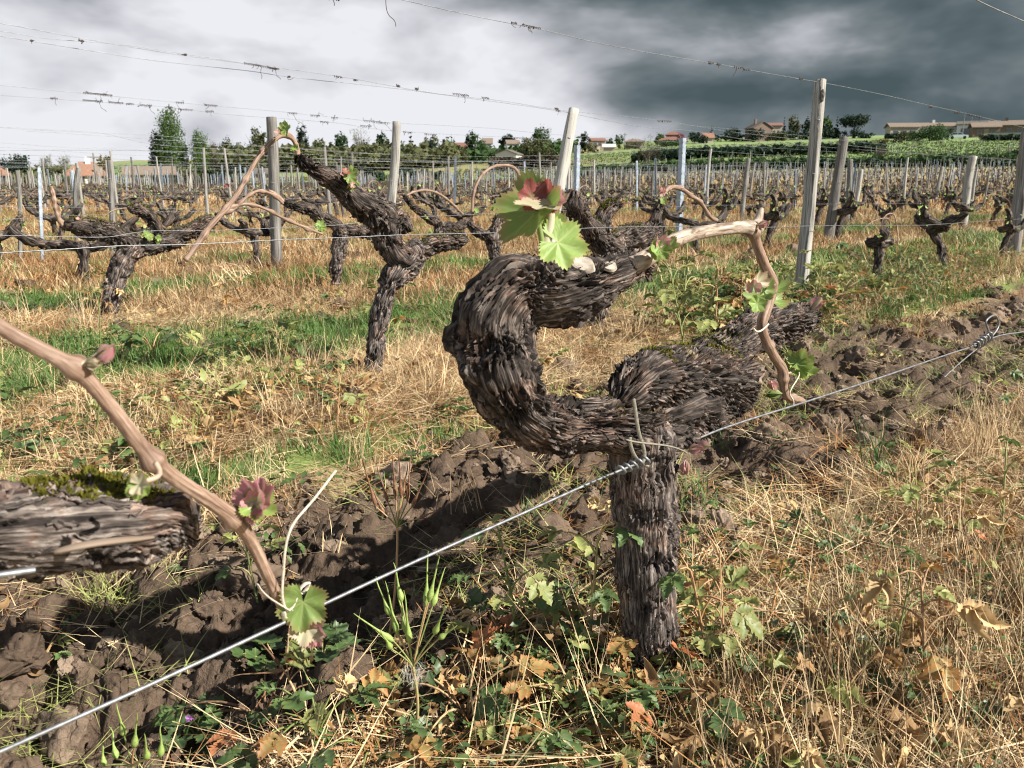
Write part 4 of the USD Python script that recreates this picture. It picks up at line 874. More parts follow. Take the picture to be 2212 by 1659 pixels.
row_vine('middle vine with a long dark arm reaching up left to an arched tan cane', rowq(2),
    [[(806, 800, 22), (812, 740, 22), (822, 680, 22), (838, 625, 26), (866, 580, 33), (890, 550, 36), (884, 525, 26)],
     [(895, 560, 36), (858, 545, 38), (835, 505, 34), (822, 470, 40), (780, 440, 36), (742, 408, 30), (712, 384, 24), (676, 366, 18), (652, 348, 14), (643, 333, 10)],
     [(880, 550, 34), (915, 538, 27), (950, 525, 22), (985, 520, 22), (1006, 514, 13)], [(835, 505, 26), (868, 480, 24), (880, 500, 20)], [(735, 402, 18), (715, 382, 16), (722, 372, 10)]],
    [[(643, 336, 8), (640, 315, 6.5), (630, 298, 6), (612, 293, 6), (592, 302, 6), (565, 330, 6), (545, 360, 6), (532, 385, 6), (512, 420, 6.5), (478, 462, 7), (452, 492, 7), (425, 530, 7.5), (400, 562, 7)],
     [(478, 466, 4.5), (500, 449, 4), (525, 441, 4), (560, 446, 4), (610, 470, 4), (655, 490, 3.5), (697, 506, 3)], [(478, 462, 4), (520, 438, 3.5), (545, 417, 3.5), (563, 412, 3.5), (590, 422, 3.2), (612, 440, 3)]],
    [(614, 278, 20, 0), (602, 290, 14, 1), (640, 318, 13, 0), (490, 402, 10, 2), (755, 390, 24, 0), (748, 375, 14, 2), (762, 405, 16, 1)], (2,), 41)
row_vine('two-armed mossy vine on the left with a leafy weed against its trunk', rowq(3),
    [[(238, 690, 20), (240, 650, 22), (252, 600, 23), (268, 560, 27), (290, 530, 26), (296, 515, 18)],
     [(285, 530, 26), (255, 512, 26), (225, 500, 27), (190, 494, 26), (160, 486, 19), (138, 488, 12)],
     [(285, 545, 22), (325, 530, 24), (365, 520, 24), (400, 505, 23), (430, 490, 22), (455, 478, 18), (470, 480, 9)],
     [(360, 515, 16), (340, 490, 16), (318, 465, 16), (298, 452, 14), (280, 455, 10)]],
    [[(138, 488, 6), (126, 470, 5), (118, 440, 5), (110, 402, 4.5)]], [(320, 510, 14, 0), (342, 514, 9, 0), (165, 470, 6, 1)], (1, 2, 3), 43)
row_vine('broad mossy vine with knobbly heads and a curved cane, behind the old vine', rowq(2),
    [[(1284, 730, 20), (1290, 690, 20), (1305, 620, 26), (1318, 565, 34), (1326, 530, 34), (1325, 510, 24)],
     [(1325, 530, 32), (1285, 505, 30), (1262, 475, 26), (1244, 448, 26), (1240, 430, 28), (1243, 415, 18)],
     [(1325, 530, 30), (1360, 515, 32), (1395, 505, 30), (1412, 490, 24), (1418, 465, 14), (1428, 440, 12), (1436, 420, 8)],
     [(1310, 520, 30), (1300, 480, 22), (1310, 455, 20), (1325, 445, 14), (1340, 440, 8)]],
    [[(1432, 428, 6), (1440, 410, 6), (1455, 404, 6), (1472, 408, 6), (1495, 424, 5.5), (1512, 436, 5.5), (1525, 455, 5), (1548, 475, 5)]],
    [(1434, 415, 13, 2), (1432, 432, 12, 0), (1447, 396, 8, 1), (1350, 430, 8, 1)], (1, 2, 3), 45)
row_vine('upright knotty vine with a thin cane arched over it, left of the red shoot', rowq(3),
    [[(1070, 580, 12), (1068, 550, 14), (1066, 520, 19), (1072, 490, 16), (1082, 462, 15), (1090, 440, 16), (1100, 425, 15), (1106, 410, 10)], [(1066, 520, 16), (1040, 505, 13), (1022, 492, 12), (1012, 480, 8)], [(1090, 450, 16), (1098, 425, 18), (1108, 412, 12)]],
    [[(1024, 490, 4), (1020, 455, 4), (1024, 415, 4), (1036, 385, 4), (1058, 364, 4), (1090, 357, 4), (1112, 364, 4), (1122, 390, 3.5)]], [(1030, 455, 9, 0), (1066, 448, 8, 0), (930, 500, 8, 0)], (), 47)
row_vine('vine with a white tie and green sprig beside the middle vine', rowq(3),
    [[(724, 615, 15), (727, 575, 16), (733, 530, 18), (736, 505, 18), (734, 495, 12)], [(735, 505, 18), (715, 480, 16), (692, 470, 17), (672, 455, 16), (640, 446, 12), (612, 436, 8)], [(736, 500, 14), (765, 498, 14), (800, 505, 13), (830, 500, 10)]],
    [[(612, 436, 4), (600, 425, 3.5), (580, 412, 3.5)]], [(690, 490, 16, 0), (690, 498, 9, 0)], (), 49)
row_vine('low vine stretching one long thin arm left of the upright knotty vine', rowq(4),
    [[(940, 545, 10), (945, 515, 12), (950, 490, 13), (952, 478, 9)], [(952, 488, 12), (975, 490, 13), (1000, 485, 12), (1018, 476, 8)], [(950, 486, 12), (925, 470, 11), (905, 455, 9), (885, 438, 7), (872, 420, 5)]],
    [[(876, 424, 3), (900, 413, 3), (940, 415, 3), (965, 430, 3), (1000, 463, 3)]], [(920, 470, 6, 0)], (), 51)

# ------------------------------------------------------------------ the rest of the rows: a few kinds of vine and stake, set out one by one
def generic_vine(k):
    g = np.random.default_rng(300 + k)
    c = make_class('row_vine_kind')
    h = g.uniform(.20, .30); lean = g.normal(0, .05, 2)
    seg, step = 20, .016
    head = np.array([lean[0], lean[1], h])
    def lb(p, r, s): return limb([(np.array(a), b) for a, b in zip(p, r)], s, step, seg, plate=.012, plen=.06, amp=.007, lump=.34)
    ms = [lb([[0, 0, -.06], [lean[0] * .2 + g.normal(0, .01), lean[1] * .3, h * .4], [lean[0] * .8, lean[1] * .7, h * .8], head], [.031, .027, .030, .038], 500 + k)]
    tips = []
    for j in range(g.integers(2, 5)):
        sgn = (-1) ** j; L = g.uniform(.12, .30); up = g.uniform(.0, .15)
        m1 = head + np.array([sgn * L * .45, g.normal(0, .05), up * .2 - .02]); m2 = head + np.array([sgn * L * .8, g.normal(0, .06), up * .55]); m3 = m2 + np.array([sgn * .05, g.normal(0, .03), g.uniform(.02, .10)])
        ms.append(lb([head - [0, 0, .02], m1, m2, m3], [.031, .024, .027, .013], 520 + k * 7 + j)); tips.append(m3)
    v, f, st = cat_st(ms); part(c, 'trunk', (v, f), BARK_FAR, st=st)
    for j, tp in enumerate(tips[:(1, 1, 0, 1, 2, 0, 1, 0, 1)[k]]):
        sgn = np.sign(tp[0] - head[0]) * (-1 if g.random() < .7 else 1); a = g.uniform(.03, .15); L = g.uniform(.15, .38)
        pts = [tp, tp + [0, 0, a * .6], tp + [sgn * L * .3, 0, a], tp + [sgn * L * .7, g.normal(0, .03), a * .5], tp + [sgn * L, g.normal(0, .03), -.1]]
        m = tube(pts, [.005, .0036, .0034, .003, .0026], .03, 5); part(c, 'cane', m[:2], CANE, st=m[2])
    lv = []
    for tp in tips + [head]:
        for _ in range(3):
            d = g.normal(0, 1, 3); d[2] = abs(d[2]); lv.append(orient(lobed_leaf(g, 4, 1, .9, 2, .2), tp + g.normal(0, .03, 3), d, g.normal(0, 1, 3), g.uniform(.015, .035)))
    v, f, st = cat_st(lv); part(c, 'young_leaves', (v, f), L_BRIGHT, st=st, kind='stuff')
    return c
VK = [generic_vine(k) for k in range(9)]
def generic_post(k):
    c = make_class('stake_kind'); g = np.random.default_rng(700 + k); h = g.uniform(.88, 1.06)
    if k in (2, 5): part(c, 'profile', metal_post_mesh([0, 0, 0], [g.normal(0, .01), g.normal(0, .01), h], .030), POST_M, smooth=False)
    else:
        m = post_mesh([0, 0, 0], [g.normal(0, .05), g.normal(0, .03), h], g.uniform(.030, .046), 710 + k, 8, .12); part(c, 'shaft', m[:2], POST_D if k in (1, 6) else POST_G, st=m[2])
    return c
PK = [generic_post(k) for k in range(8)]
def row_spots():
    g = np.random.default_rng(5); V, S = [], []
    for k in range(2, 75):
        q = rowq(k); s0 = g.uniform(0, 1)
        for j in range(-95, 130):
            s = s0 + j * 1.04 + g.normal(0, .05)
            x, y = RN[0] * q + RD[0] * s, RN[1] * q + RD[1] * s
            r = math.hypot(x, y); 
            if y < 2.5 or abs(x / y) > .68 or r > 88: continue
            u = CX + FPX * x / y
            if k == 2 and u < 1880: continue
            if k == 3 and u < 1230: continue
            if k == 4 and 830 < u < 1040: continue
            if g.random() > .06: V.append((r, x, y, k))
            # stakes: one every second vine or so
            if k >= 4 and r > 10.5 and (j + k) % 2 == 0 and not (k <= 8 and g.random() < .5): S.append((r, x + RD[0] * .1, y + RD[1] * .1, k))
    return sorted(V), sorted(S)
VS, SS = row_spots()
gz = np.random.default_rng(8)
ang = math.atan2(RD[1], RD[0])
ORD = {2: 'second', 3: 'third', 4: 'fourth', 5: 'fifth', 6: 'sixth', 7: 'seventh', 8: 'eighth', 9: 'ninth', 10: 'tenth'}
ZONES = [(-1e9, 'at the far left'), (160, 'left of the poplars'), (318, 'below the poplars'), (450, 'left of the dark post'), (590, 'right of the dark post'), (720, 'left of the pale post'), (858, 'right of the pale post'), (1020, 'left of the leaning post'),
         (1210, 'right of the leaning post'), (1350, 'left of the hooked steel post'), (1470, 'right of the hooked steel post'), (1610, 'left of the tall pale post'), (1755, 'right of the tall pale post'), (1900, 'left of the squared post'), (2085, 'near the right edge')]
def where(u, k):
    z = [n for lim, n in ZONES if u >= lim][-1]
    return (f'in the {ORD[k]} row back, ' if k in ORD else 'in the far rows, ') + z
def spread(items, what, grp, build):
    from collections import Counter
    L = [what + ' ' + where(CX + FPX * x / (y * CP + .12), k) for r, x, y, k in items]; C = Counter(L)
    for i, (it, l) in enumerate(zip(items, L)): build(i, it, l, (grp + l[len(what):]) if C[l] > 1 else None)
def put_vine(i, it, lab, grp):
    r, x, y, k = it
    place(VK[i * 4 % 9 if i % 3 else int(gz.integers(0, 9))], 'row_vine', (x, y, float(ground_z(np.array([x]), np.array([y]))[0]) - .01), ang + (math.pi if gz.random() < .5 else 0) + gz.normal(0, .25), gz.uniform(.85, 1.2), lab, 'vine', grp)
def put_stake(i, it, lab, grp):
    r, x, y, k = it
    place(PK[int(gz.integers(0, 8))], 'vineyard_stake', (x, y, float(ground_z(np.array([x]), np.array([y]))[0]) - .03), gz.uniform(0, 6.28), (1, 1, gz.uniform(.85, 1.12)), lab, 'post', grp, tilt=(gz.normal(0, 2.5), gz.normal(0, 2.5)))
spread(VS[:300], 'dark knobbly vine', 'vines', put_vine)
spread(SS[:300], 'thin stake', 'stakes', put_stake)
def protos_of(classes):
    out = []
    for c in classes:
        vs, st, mats = [], [], None
        for ch in c.GetAllChildren():
            m = UsdGeom.Mesh(ch); v = np.array(m.GetPointsAttr().Get()); f = np.array(m.GetFaceVertexIndicesAttr().Get()).reshape(-1, 3)
            uv = UsdGeom.PrimvarsAPI(m).GetPrimvar('st'); u = np.array(uv.Get()) if uv and uv.HasValue() else np.zeros((len(v), 2))
            vs.append((v, f, u)); mats = mats or UsdShade.MaterialBindingAPI(ch).GetDirectBinding().GetMaterial()
            if ch.GetName() == 'trunk': continue
        out.append((*cat_st(vs)[:2], mats, cat_st(vs)[2]))
    return [((a, b), m, s) for a, b, m, s in out]
for nm, lst, cl in (('far_vines', VS[300:], VK), ('far_stakes', SS[300:], PK)):
    a = np.array([[x, y] for r, x, y, k in lst]); z = ground_z(a[:, 0], a[:, 1]) - .02
    rz = (ang + gz.normal(0, .3, len(a)) + np.where(gz.random(len(a)) < .5, math.pi, 0))
    sc = np.stack([gz.uniform(.9, 1.25, len(a))] * 2 + [gz.uniform(.85, 1.25, len(a))], 1)
    scatter(nm, protos_of(cl), np.column_stack([a, z]), rz, sc, None, gz.normal(0, .04, len(a)), gz.normal(0, .04, len(a)), label={'far_vines': 'mass of dark pruned vines in the distant rows', 'far_stakes': 'mass of grey stakes in the distant rows'}[nm])
print('row vines', len(VS), 'stakes', len(SS))

# ------------------------------------------------------------------ ground cover
STRAW = ramp_mat('dry_grass', [(0, (.20, .12, .055)), (.15, (.42, .305, .17)), (.45, (.63, .505, .305)), (.75, (.75, .645, .45)), (1, (.83, .755, .58))], 'island', .75, spec=.25, mix_random=.45)
STRAW_O = ramp_mat('rusty_dry_grass', [(0, (.22, .10, .035)), (.4, (.48, .28, .11)), (.8, (.63, .42, .20)), (1, (.73, .57, .32))], 'island', .75, spec=.25, mix_random=.3)
GRASS = ramp_mat('green_grass', [(0, (.06, .115, .024)), (.45, (.17, .275, .062)), (.8, (.30, .385, .11)), (1, (.58, .53, .24))], 'island', .6, spec=.3, mix_random=.4)
GRASS_P = ramp_mat('pale_cut_grass', [(0, (.20, .22, .065)), (.4, (.38, .38, .14)), (.8, (.56, .51, .24)), (1, (.68, .60, .34))], 'island', .7, spec=.3, mix_random=.3)
W_GREEN = leaf_mat('weed_leaf', (.055, .10, .028), (.10, .13, .035), (.15, .19, .07), .3, (.7, 1.2), .5, .6)
W_BLUE = leaf_mat('dark_weed_leaf', (.05, .085, .03), (.08, .115, .04), (.13, .17, .07), .25, (.7, 1.2), .45, .5)
W_PALE = leaf_mat('pale_weed_leaf', (.17, .21, .06), (.36, .27, .09), (.34, .34, .14), .35, (.55, 1.1), .5, .5)
W_ORANGE = leaf_mat('orange_weed_leaf', (.24, .15, .05), (.38, .15, .05), (.32, .26, .10), .35, (.25, .9), .55, .5)
W_RED = leaf_mat('red_weed_leaf', (.30, .10, .045), (.40, .13, .05), (.36, .22, .10), .35, (.3, .9), .55, .4)
W_BROWN = leaf_mat('withered_leaf', (.26, .155, .065), (.36, .225, .10), (.16, .09, .04), .2, (.2, 1.), .8, .7)
W_TAN = leaf_mat('bleached_leaf', (.48, .33, .15), (.58, .43, .23), (.28, .17, .08), .25, (.2, 1.), .8, .5)
STEM_G = ramp_mat('weed_stem', [(0, (.12, .15, .04)), (.6, (.24, .24, .09)), (1, (.36, .20, .10))], 'noise', .6, (30, 30, 30), mix_random=.5)
STEM_D = ramp_mat('dead_stem', [(0, (.10, .055, .03)), (.5, (.24, .14, .07)), (1, (.42, .29, .15))], 'noise', .8, (30, 30, 30), mix_random=.5)
BEAK_D = ramp_mat('dark_beak', [(0, (.07, .03, .018)), (.5, (.15, .07, .04)), (1, (.26, .17, .07))], 'noise', .6, (60, 60, 60))
BEAK_G = ramp_mat('green_beak', [(0, (.16, .24, .06)), (.5, (.25, .34, .09)), (1, (.36, .40, .14))], 'noise', .5, (60, 60, 60), translucent=.2)
FLUFF = ramp_mat('seed_fluff', [(0, (.6, .57, .5)), (1, (.8, .78, .72))], 'island', .9, translucent=.4)
VIOLET = leaf_mat('violet_petal', (.30, .10, .36), (.42, .18, .52), (.45, .22, .5), .4)
CLOD = M('clod_soil', {'tc': ('texture_coordinate', {}), 'g': ('geometry', {}), 'oi': ('object_info', {}), 'n': ('noise_texture', {'scale': 24., 'detail': 6., 'roughness': .7}), 'r': ('rgb_ramp', {'ramp': [(0, (.035, .023, .015)), (.35, (.075, .052, .036)), (.6, (.125, .089, .062)), (.8, (.19, .14, .10)), (1, (.26, .20, .15))]}),
            'mr': mathn('multiply_add', None, .6, -.30), 'ad': mathn('add'), 'n2': ('noise_texture', {'scale': 160., 'detail': 4., 'roughness': .7}), 'b': ('bump', {'strength': .8, 'distance': .004}), 'p': ('principled_bsdf', {'roughness': .95, 'specular_ior_level': .15})},
         [('g.position', 'n.vector'), ('g.position', 'n2.vector'), ('oi.random', 'mr.value1'), ('n.fac', 'ad.value1'), ('mr.value', 'ad.value2'), ('ad.value', 'r.fac'), ('r.color', 'p.base_color'), ('n2.fac', 'b.height'), ('b.normal', 'p.normal')])

rg = np.random.default_rng(99)
def wedge(n, r0, r1, az=.70):
    r = np.sqrt(rg.uniform(r0 * r0, r1 * r1, n)); a = rg.uniform(-az, az, n)
    return r * np.sin(a), r * np.cos(a), r
def uof(x, y): return CX + FPX * x / np.maximum(y, .05)
def weights(x, y):
    so, st, gr = cover(x, y); q, s = qs(x, y); u = uof(x, y)
    return so, st, gr, q, s, u
def clod_mesh(seed, sub=4):
    """a broken, angular lump: a ball cut by planes, then crumbled"""
    m = trimesh.creation.icosphere(sub, 1.0); v = np.array(m.vertices); g = np.random.default_rng(seed)
    c = g.normal(0, 1, (15, 3)); c /= np.linalg.norm(c, axis=1, keepdims=True); dd = g.uniform(.50, 1.0, 15)
    pr = v @ c.T; rad = np.where(pr > .05, dd[None] / np.maximum(pr, .05), 9).min(1).clip(.3, 1.25)
    v = v * rad[:, None] * np.array([1, g.uniform(.7, 1), g.uniform(.55, .85)])
    d = (fbm(v * 1.8 + seed * 7, 2, seed) - .5) * .55 + (fbm(v * 5 + seed, 4, seed + 1) - .5) * .75
    return v * (1 + d)[:, None], np.array(m.faces)
clods = [(clod_mesh(k, 4 if k < 5 else 3), CLOD) for k in range(8)]
x, y, r = wedge(24000, .75, 7.0); so, st, gr, q, s, u = weights(x, y)
keep = rg.random(len(x)) < np.maximum(so * np.clip(1.9 / r, .3, 1), .012 + .10 * (n2(x, y, 1.1, 71) > .60))
x, y, r = x[keep], y[keep], r[keep]; n = len(x)
size = np.exp(rg.normal(math.log(.0088), .72, n)).clip(.003, .052) * np.clip(.8 + r * .12, .8, 1.7)
scatter('soil_clods', clods, np.column_stack([x, y, surf_z(x, y) + size * .15]), rg.uniform(0, 6.28, n), size, None, rg.uniform(-.5, .5, n), rg.uniform(-.5, .5, n), label='loose brown clods of tilled soil')
# the largest clods one can pick out
for i, (cu, cv, w, lab) in enumerate([(1195, 1000, 60, 'pale brown clod under the swan-neck arm'), (1012, 1140, 42, 'rounded clod left of the old trunk, above the wire'), (640, 1060, 70, 'large pale clod behind the tan cane'), (165, 1375, 62, 'broken clod low on the left, below the mossy arm'), (300, 1440, 90, 'broad dark clod just below the thick wire'), (1955, 800, 36, 'round clod under the wire on the right'), (1500, 1050, 60, 'dark clod right of the old trunk'), (1840, 905, 70, 'wide dark clod in the tilled strip on the right'), (560, 1360, 60, 'grey brown clod left of the pale leaf'), (1130, 1000, 48, 'small pale clod between arm and wire')]):
    p = GP(cu, cv); t = np.linalg.norm(p - [0, 0, EYE]); sz = w * .5 * t / FPX
    m = clod_mesh(60 + i, 5); m = xform(m, (p[0], p[1], float(surf_z(np.array([p[0]]), np.array([p[1]]))[0]) + sz * .12), i * 1.3, sz)
    single('soil_clod', m[:2], CLOD, lab, 'clod')
# straw: standing tufts, a thatch of fallen stalks, rusty patches
def lush(u, q, s, x, y):
    """the weedy stretch of the second row on the right, and the leafy patch on the left"""
    return np.maximum(sstep(1420, 1560, u) * (1 - sstep(2080, 2250, u)) * sstep(1.66, 1.85, q) * (1 - sstep(2.5, 2.9, q)), .38 * (1 - sstep(620, 820, u)) * sstep(1.62, 1.8, q) * (1 - sstep(2.7, 3.0, q)) * sstep(.40, .55, n2(x, y, 1.6, 61)))
front = lambda q, u: sstep(.40, .55, q) * (1 - sstep(.76, .92, q)) * sstep(600, 900, u) * (1 - .92 * sstep(1500, 1700, u)) + sstep(.15, .25, q) * (1 - sstep(.38, .5, q)) * .7
def tufts(name, protos, N, r0, r1, wfun, sc, lab, dz=0.0, tilt=.12, grow=0.0, bake=True, az=.70):
    x, y, r = wedge(N, r0, r1, az); so, st, gr, q, s, u = weights(x, y)
    k = rg.random(N) < wfun(so, st, gr, q, s, u, r, x, y); x, y, r = x[k], y[k], r[k]; n = len(x)
    scatter(name, protos, np.column_stack([x, y, surf_z(x, y) - .004 + dz]), rg.uniform(0, 6.28, n), rg.uniform(*sc, n) * (1 + grow * r), None, rg.normal(0, tilt, n), rg.normal(0, tilt, n), label=lab, bake=bake)
    return n
B = lambda seed, *a, **k: blades(np.random.default_rng(seed), *a, **k)
straw_s = [(B(k, 36, (.03, .085), (.0010, .0024), (.15, 1.1), (.1, 1.5), .05), STRAW, None, False) for k in range(5)] + [(B(9, 36, (.03, .08), (.001, .0022), (.2, 1.2), (.2, 1.5), .05), STRAW_O, None, False)]
straw_l = [(B(20 + k, 36, (.04, .16), (.0010, .0024), (1.25, 1.62), (-.25, .35), .075, lie=.022), STRAW if k < 4 else STRAW_O, None, False) for k in range(6)]
stalks = [(B(30 + k, 16, (.10, .20), (.0009, .0019), (.03, .40), (.05, .7), .03), STRAW, None, False) for k in range(4)]
grass_s = [(B(40 + k, 40, (.025, .075), (.0014, .0028), (.1, .9), (.2, 1.3), .05), GRASS, None, False) for k in range(5)]
grass_p = [(B(50 + k, 30, (.04, .12), (.001, .0022), (.9, 1.6), (-.2, .6), .06, lie=.012), GRASS_P, None, False) for k in range(4)]
rusty = lambda x, y: sstep(.52, .66, n2(x, y, 1.4, 91))
cnt = {}
cnt['a'] = tufts('straw_thatch', straw_l, 7400, .72, 4.2, lambda so, st, gr, q, s, u, r, x, y: (st * .95 + .05 * gr + .035 * so) * np.clip(2.4 / r, .3, 1) * (1 - .85 * lush(u, q, s, x, y)) * (1 - .6 * front(q, u)), (.7, 1.35), 'matted fallen straw on the ground')
cnt['b'] = tufts('dry_grass', straw_s, 8200, .72, 4.2, lambda so, st, gr, q, s, u, r, x, y: (st * .85 + .12 * gr + .02 * so) * np.clip(2.6 / r, .4, 1) * np.where((q < .9) & (u < 1450), .2, 1) * (1 - .8 * lush(u, q, s, x, y)), (.6, 1.3), 'short dry golden grass')
cnt['c'] = tufts('dry_stalks', stalks, 4200, .8, 4.5, lambda so, st, gr, q, s, u, r, x, y: st * np.where((q < .95) & (u > 1500), .8 * sstep(.47, .60, n2(x, y, 2.2, 17)) * .8 + .06, .08), (.6, 1.15), 'standing straw stalks')
cnt['d'] = tufts('green_grass', grass_s, 5600, .75, 5.5, lambda so, st, gr, q, s, u, r, x, y: gr * np.clip(4 / r, .5, 1) + .05 * st * sstep(.5, .6, n2(x, y, 1.9, 23)) + .05 * so * sstep(.5, .62, n2(x, y, 3., 29)), (.7, 1.4), 'green grass in the alleys between the rows')
cnt['e'] = tufts('cut_grass', grass_p, 4200, .8, 4.0, lambda so, st, gr, q, s, u, r, x, y: so * .42 * sstep(.46, .60, n2(x, y, 3.1, 37)) + .06 * st, (.6, 1.25), 'pale mown grass lying on the soil')
straw_f = [(B(60 + k, 150, (.05, .13), (.0028, .0055), (.2, 1.35), (.1, 1.5), .24), STRAW if k < 4 else STRAW_O, None, False) for k in range(5)]
grass_f = [(B(70 + k, 150, (.04, .10), (.0028, .0055), (.1, 1.0), (.2, 1.2), .24), GRASS, None, False) for k in range(3)]
cnt['f'] = tufts('dry_grass_beyond', straw_f, 3200, 4.0, 17, lambda so, st, gr, q, s, u, r, x, y: (st * np.clip(7 / r, .4, 1) + .15 * gr) * (1 - .45 * lush(u, q, s, x, y)), (.75, 1.2), 'dry grass between the rows behind', grow=.02, bake=False)
cnt['f2'] = tufts('dry_grass_beyond', straw_f, 1500, 3.9, 7.5, lambda so, st, gr, q, s, u, r, x, y: st * (1 - .4 * lush(u, q, s, x, y)), (.5, .85), 'short dry grass just behind the middle vine', bake=False)
cnt['g'] = tufts('green_grass_beyond', grass_f, 1700, 5.2, 17, lambda so, st, gr, q, s, u, r, x, y: gr * .9, (.7, 1.1), 'green grass between the rows behind', grow=.02, bake=False)
cnt['h'] = tufts('dry_grass_far', [(B(80 + k, 90, (.10, .22), (.012, .028), (.3, 1.35), (.1, 1.2), .9), STRAW if k < 3 else STRAW_O, None, False) for k in range(4)], 1700, 16, 60, lambda so, st, gr, q, s, u, r, x, y: np.clip(st, .5, 1), (.8, 1.2), 'dry grass in the far rows', grow=.004, bake=False)
print('cover', cnt)

# ---- leaf litter and small weeds that nobody could count
def compound(rng, leaflets=5, n=10, **kw):
    """a pinnate leaf along +x: serrate leaflets on a stalk"""
    out = [orient(lobed_leaf(rng, n + 3, 1, .66, 4, .42, .20, **kw), (.42, 0, 0), [1, rng.normal(0, .1), rng.normal(-.05, .15)], [0, 0, 1], .58)]
    for j in range((leaflets - 1) // 2):
        for sg in (-1, 1):
            out.append(orient(lobed_leaf(rng, n + 2, 1, .66, 4, .42, .20, **kw), (.40 - .20 * j, 0, 0), [.62, sg * .85, rng.normal(0, .2)], [rng.normal(0, .2), -sg * .2, 1], .46 - .10 * j + rng.normal(0, .03)))
    st = tube([[0, 0, 0], [.25, 0, .01], [.5, 0, 0]], [.012, .010, .006], .1, 4); out.append((st[0], st[1], st[2] * 0 + .2))
    return cat_st(out)
def leaf_cluster(seed, n, L, spread, h, make):
    g = np.random.default_rng(seed); out = []
    for _ in range(n):
        a = g.uniform(0, 6.28); rr = spread * math.sqrt(g.random()); d = np.array([math.cos(a), math.sin(a), g.normal(.1, .45)])
        out.append(orient(make(g), (rr * math.cos(a), rr * math.sin(a), g.uniform(.2, 1) * h), d, g.normal(0, .45, 3) + [0, 0, 1], g.uniform(*L)))
    return cat_st(out)
small = lambda g: lobed_leaf(g, 7, 1, .55, 3, .45, .1, cols=3, curl=g.uniform(-.2, .8), twist=g.normal(0, .8))
dry = lambda g: lobed_leaf(g, 6, 1, .5, 2, .3, .1, cols=3, fold=g.uniform(.4, 1.4), curl=g.uniform(-1.2, 1.6), twist=g.normal(0, 2.0))
def lc(seed, n, L, spread, h, make, mat):
    v, f, s = leaf_cluster(seed, n, L, spread, h, make); return ((v, f), mat, s)
weedlets = [lc(1, 22, (.010, .026), .05, .045, small, W_GREEN), lc(2, 20, (.010, .024), .05, .04, small, W_BLUE), lc(3, 20, (.010, .026), .05, .04, small, W_PALE), lc(4, 14, (.012, .026), .045, .04, small, W_ORANGE)]
litter = [lc(11, 16, (.015, .04), .06, .02, dry, W_BROWN), lc(12, 16, (.015, .04), .06, .025, dry, W_TAN), lc(13, 10, (.02, .045), .06, .04, dry, W_BROWN), lc(14, 8, (.015, .03), .05, .03, dry, W_ORANGE)]
def scat_leaf(name, protos, N, r0, r1, wf, sc, lab, pidx):
    x, y, r = wedge(N, r0, r1); so, st, gr, q, s, u = weights(x, y)
    k = rg.random(N) < wf(so, st, gr, q, s, u, r, x, y); x, y = x[k], y[k]; n = len(x)
    scatter(name, protos, np.column_stack([x, y, surf_z(x, y)]), rg.uniform(0, 6.28, n), rg.uniform(*sc, n), rg.choice(len(protos), n, p=pidx), rg.normal(0, .2, n), rg.normal(0, .2, n), label=lab, bake=True); return n
scat_leaf('small_weeds', weedlets, 8000, .75, 5.5, lambda so, st, gr, q, s, u, r, x, y: .04 * st + .08 * gr + .06 * so * sstep(.52, .62, n2(x, y, 3, 3)) + .25 * lush(u, q, s, x, y) + .75 * front(q, u), (.6, 1.3), 'small lobed weeds among the grass', [.40, .30, .2, .1])
scat_leaf('leaf_litter', litter, 8000, .75, 5.0, lambda so, st, gr, q, s, u, r, x, y: .07 * st + .02 * so + .2 * lush(u, q, s, x, y) + .40 * front(q, u) + .25 * st * (u < 700) * (q > 1.5) * (q < 2.5), (.4, .95), 'curled withered leaves on the ground', [.4, .35, .15, .1])
scat_leaf('lush_weeds', [weedlets[0], weedlets[2], weedlets[3], (grass_s[0][0], GRASS, None), (grass_s[1][0], GRASS_P, None), (straw_s[1][0], STRAW, None)], 6500, 1.5, 7.5, lambda so, st, gr, q, s, u, r, x, y: .85 * lush(u, q, s, x, y), (.9, 1.9), 'lush mixed weeds of the second row', [.28, .22, .08, .16, .18, .08])
scat_leaf('rusty_litter', [litter[0], (straw_l[5][0], STRAW_O), litter[3]], 4000, .75, 5.0, lambda so, st, gr, q, s, u, r, x, y: .5 * st * rusty(x, y), (.7, 1.4), 'rusty patches of withered stalks', [.35, .5, .15])

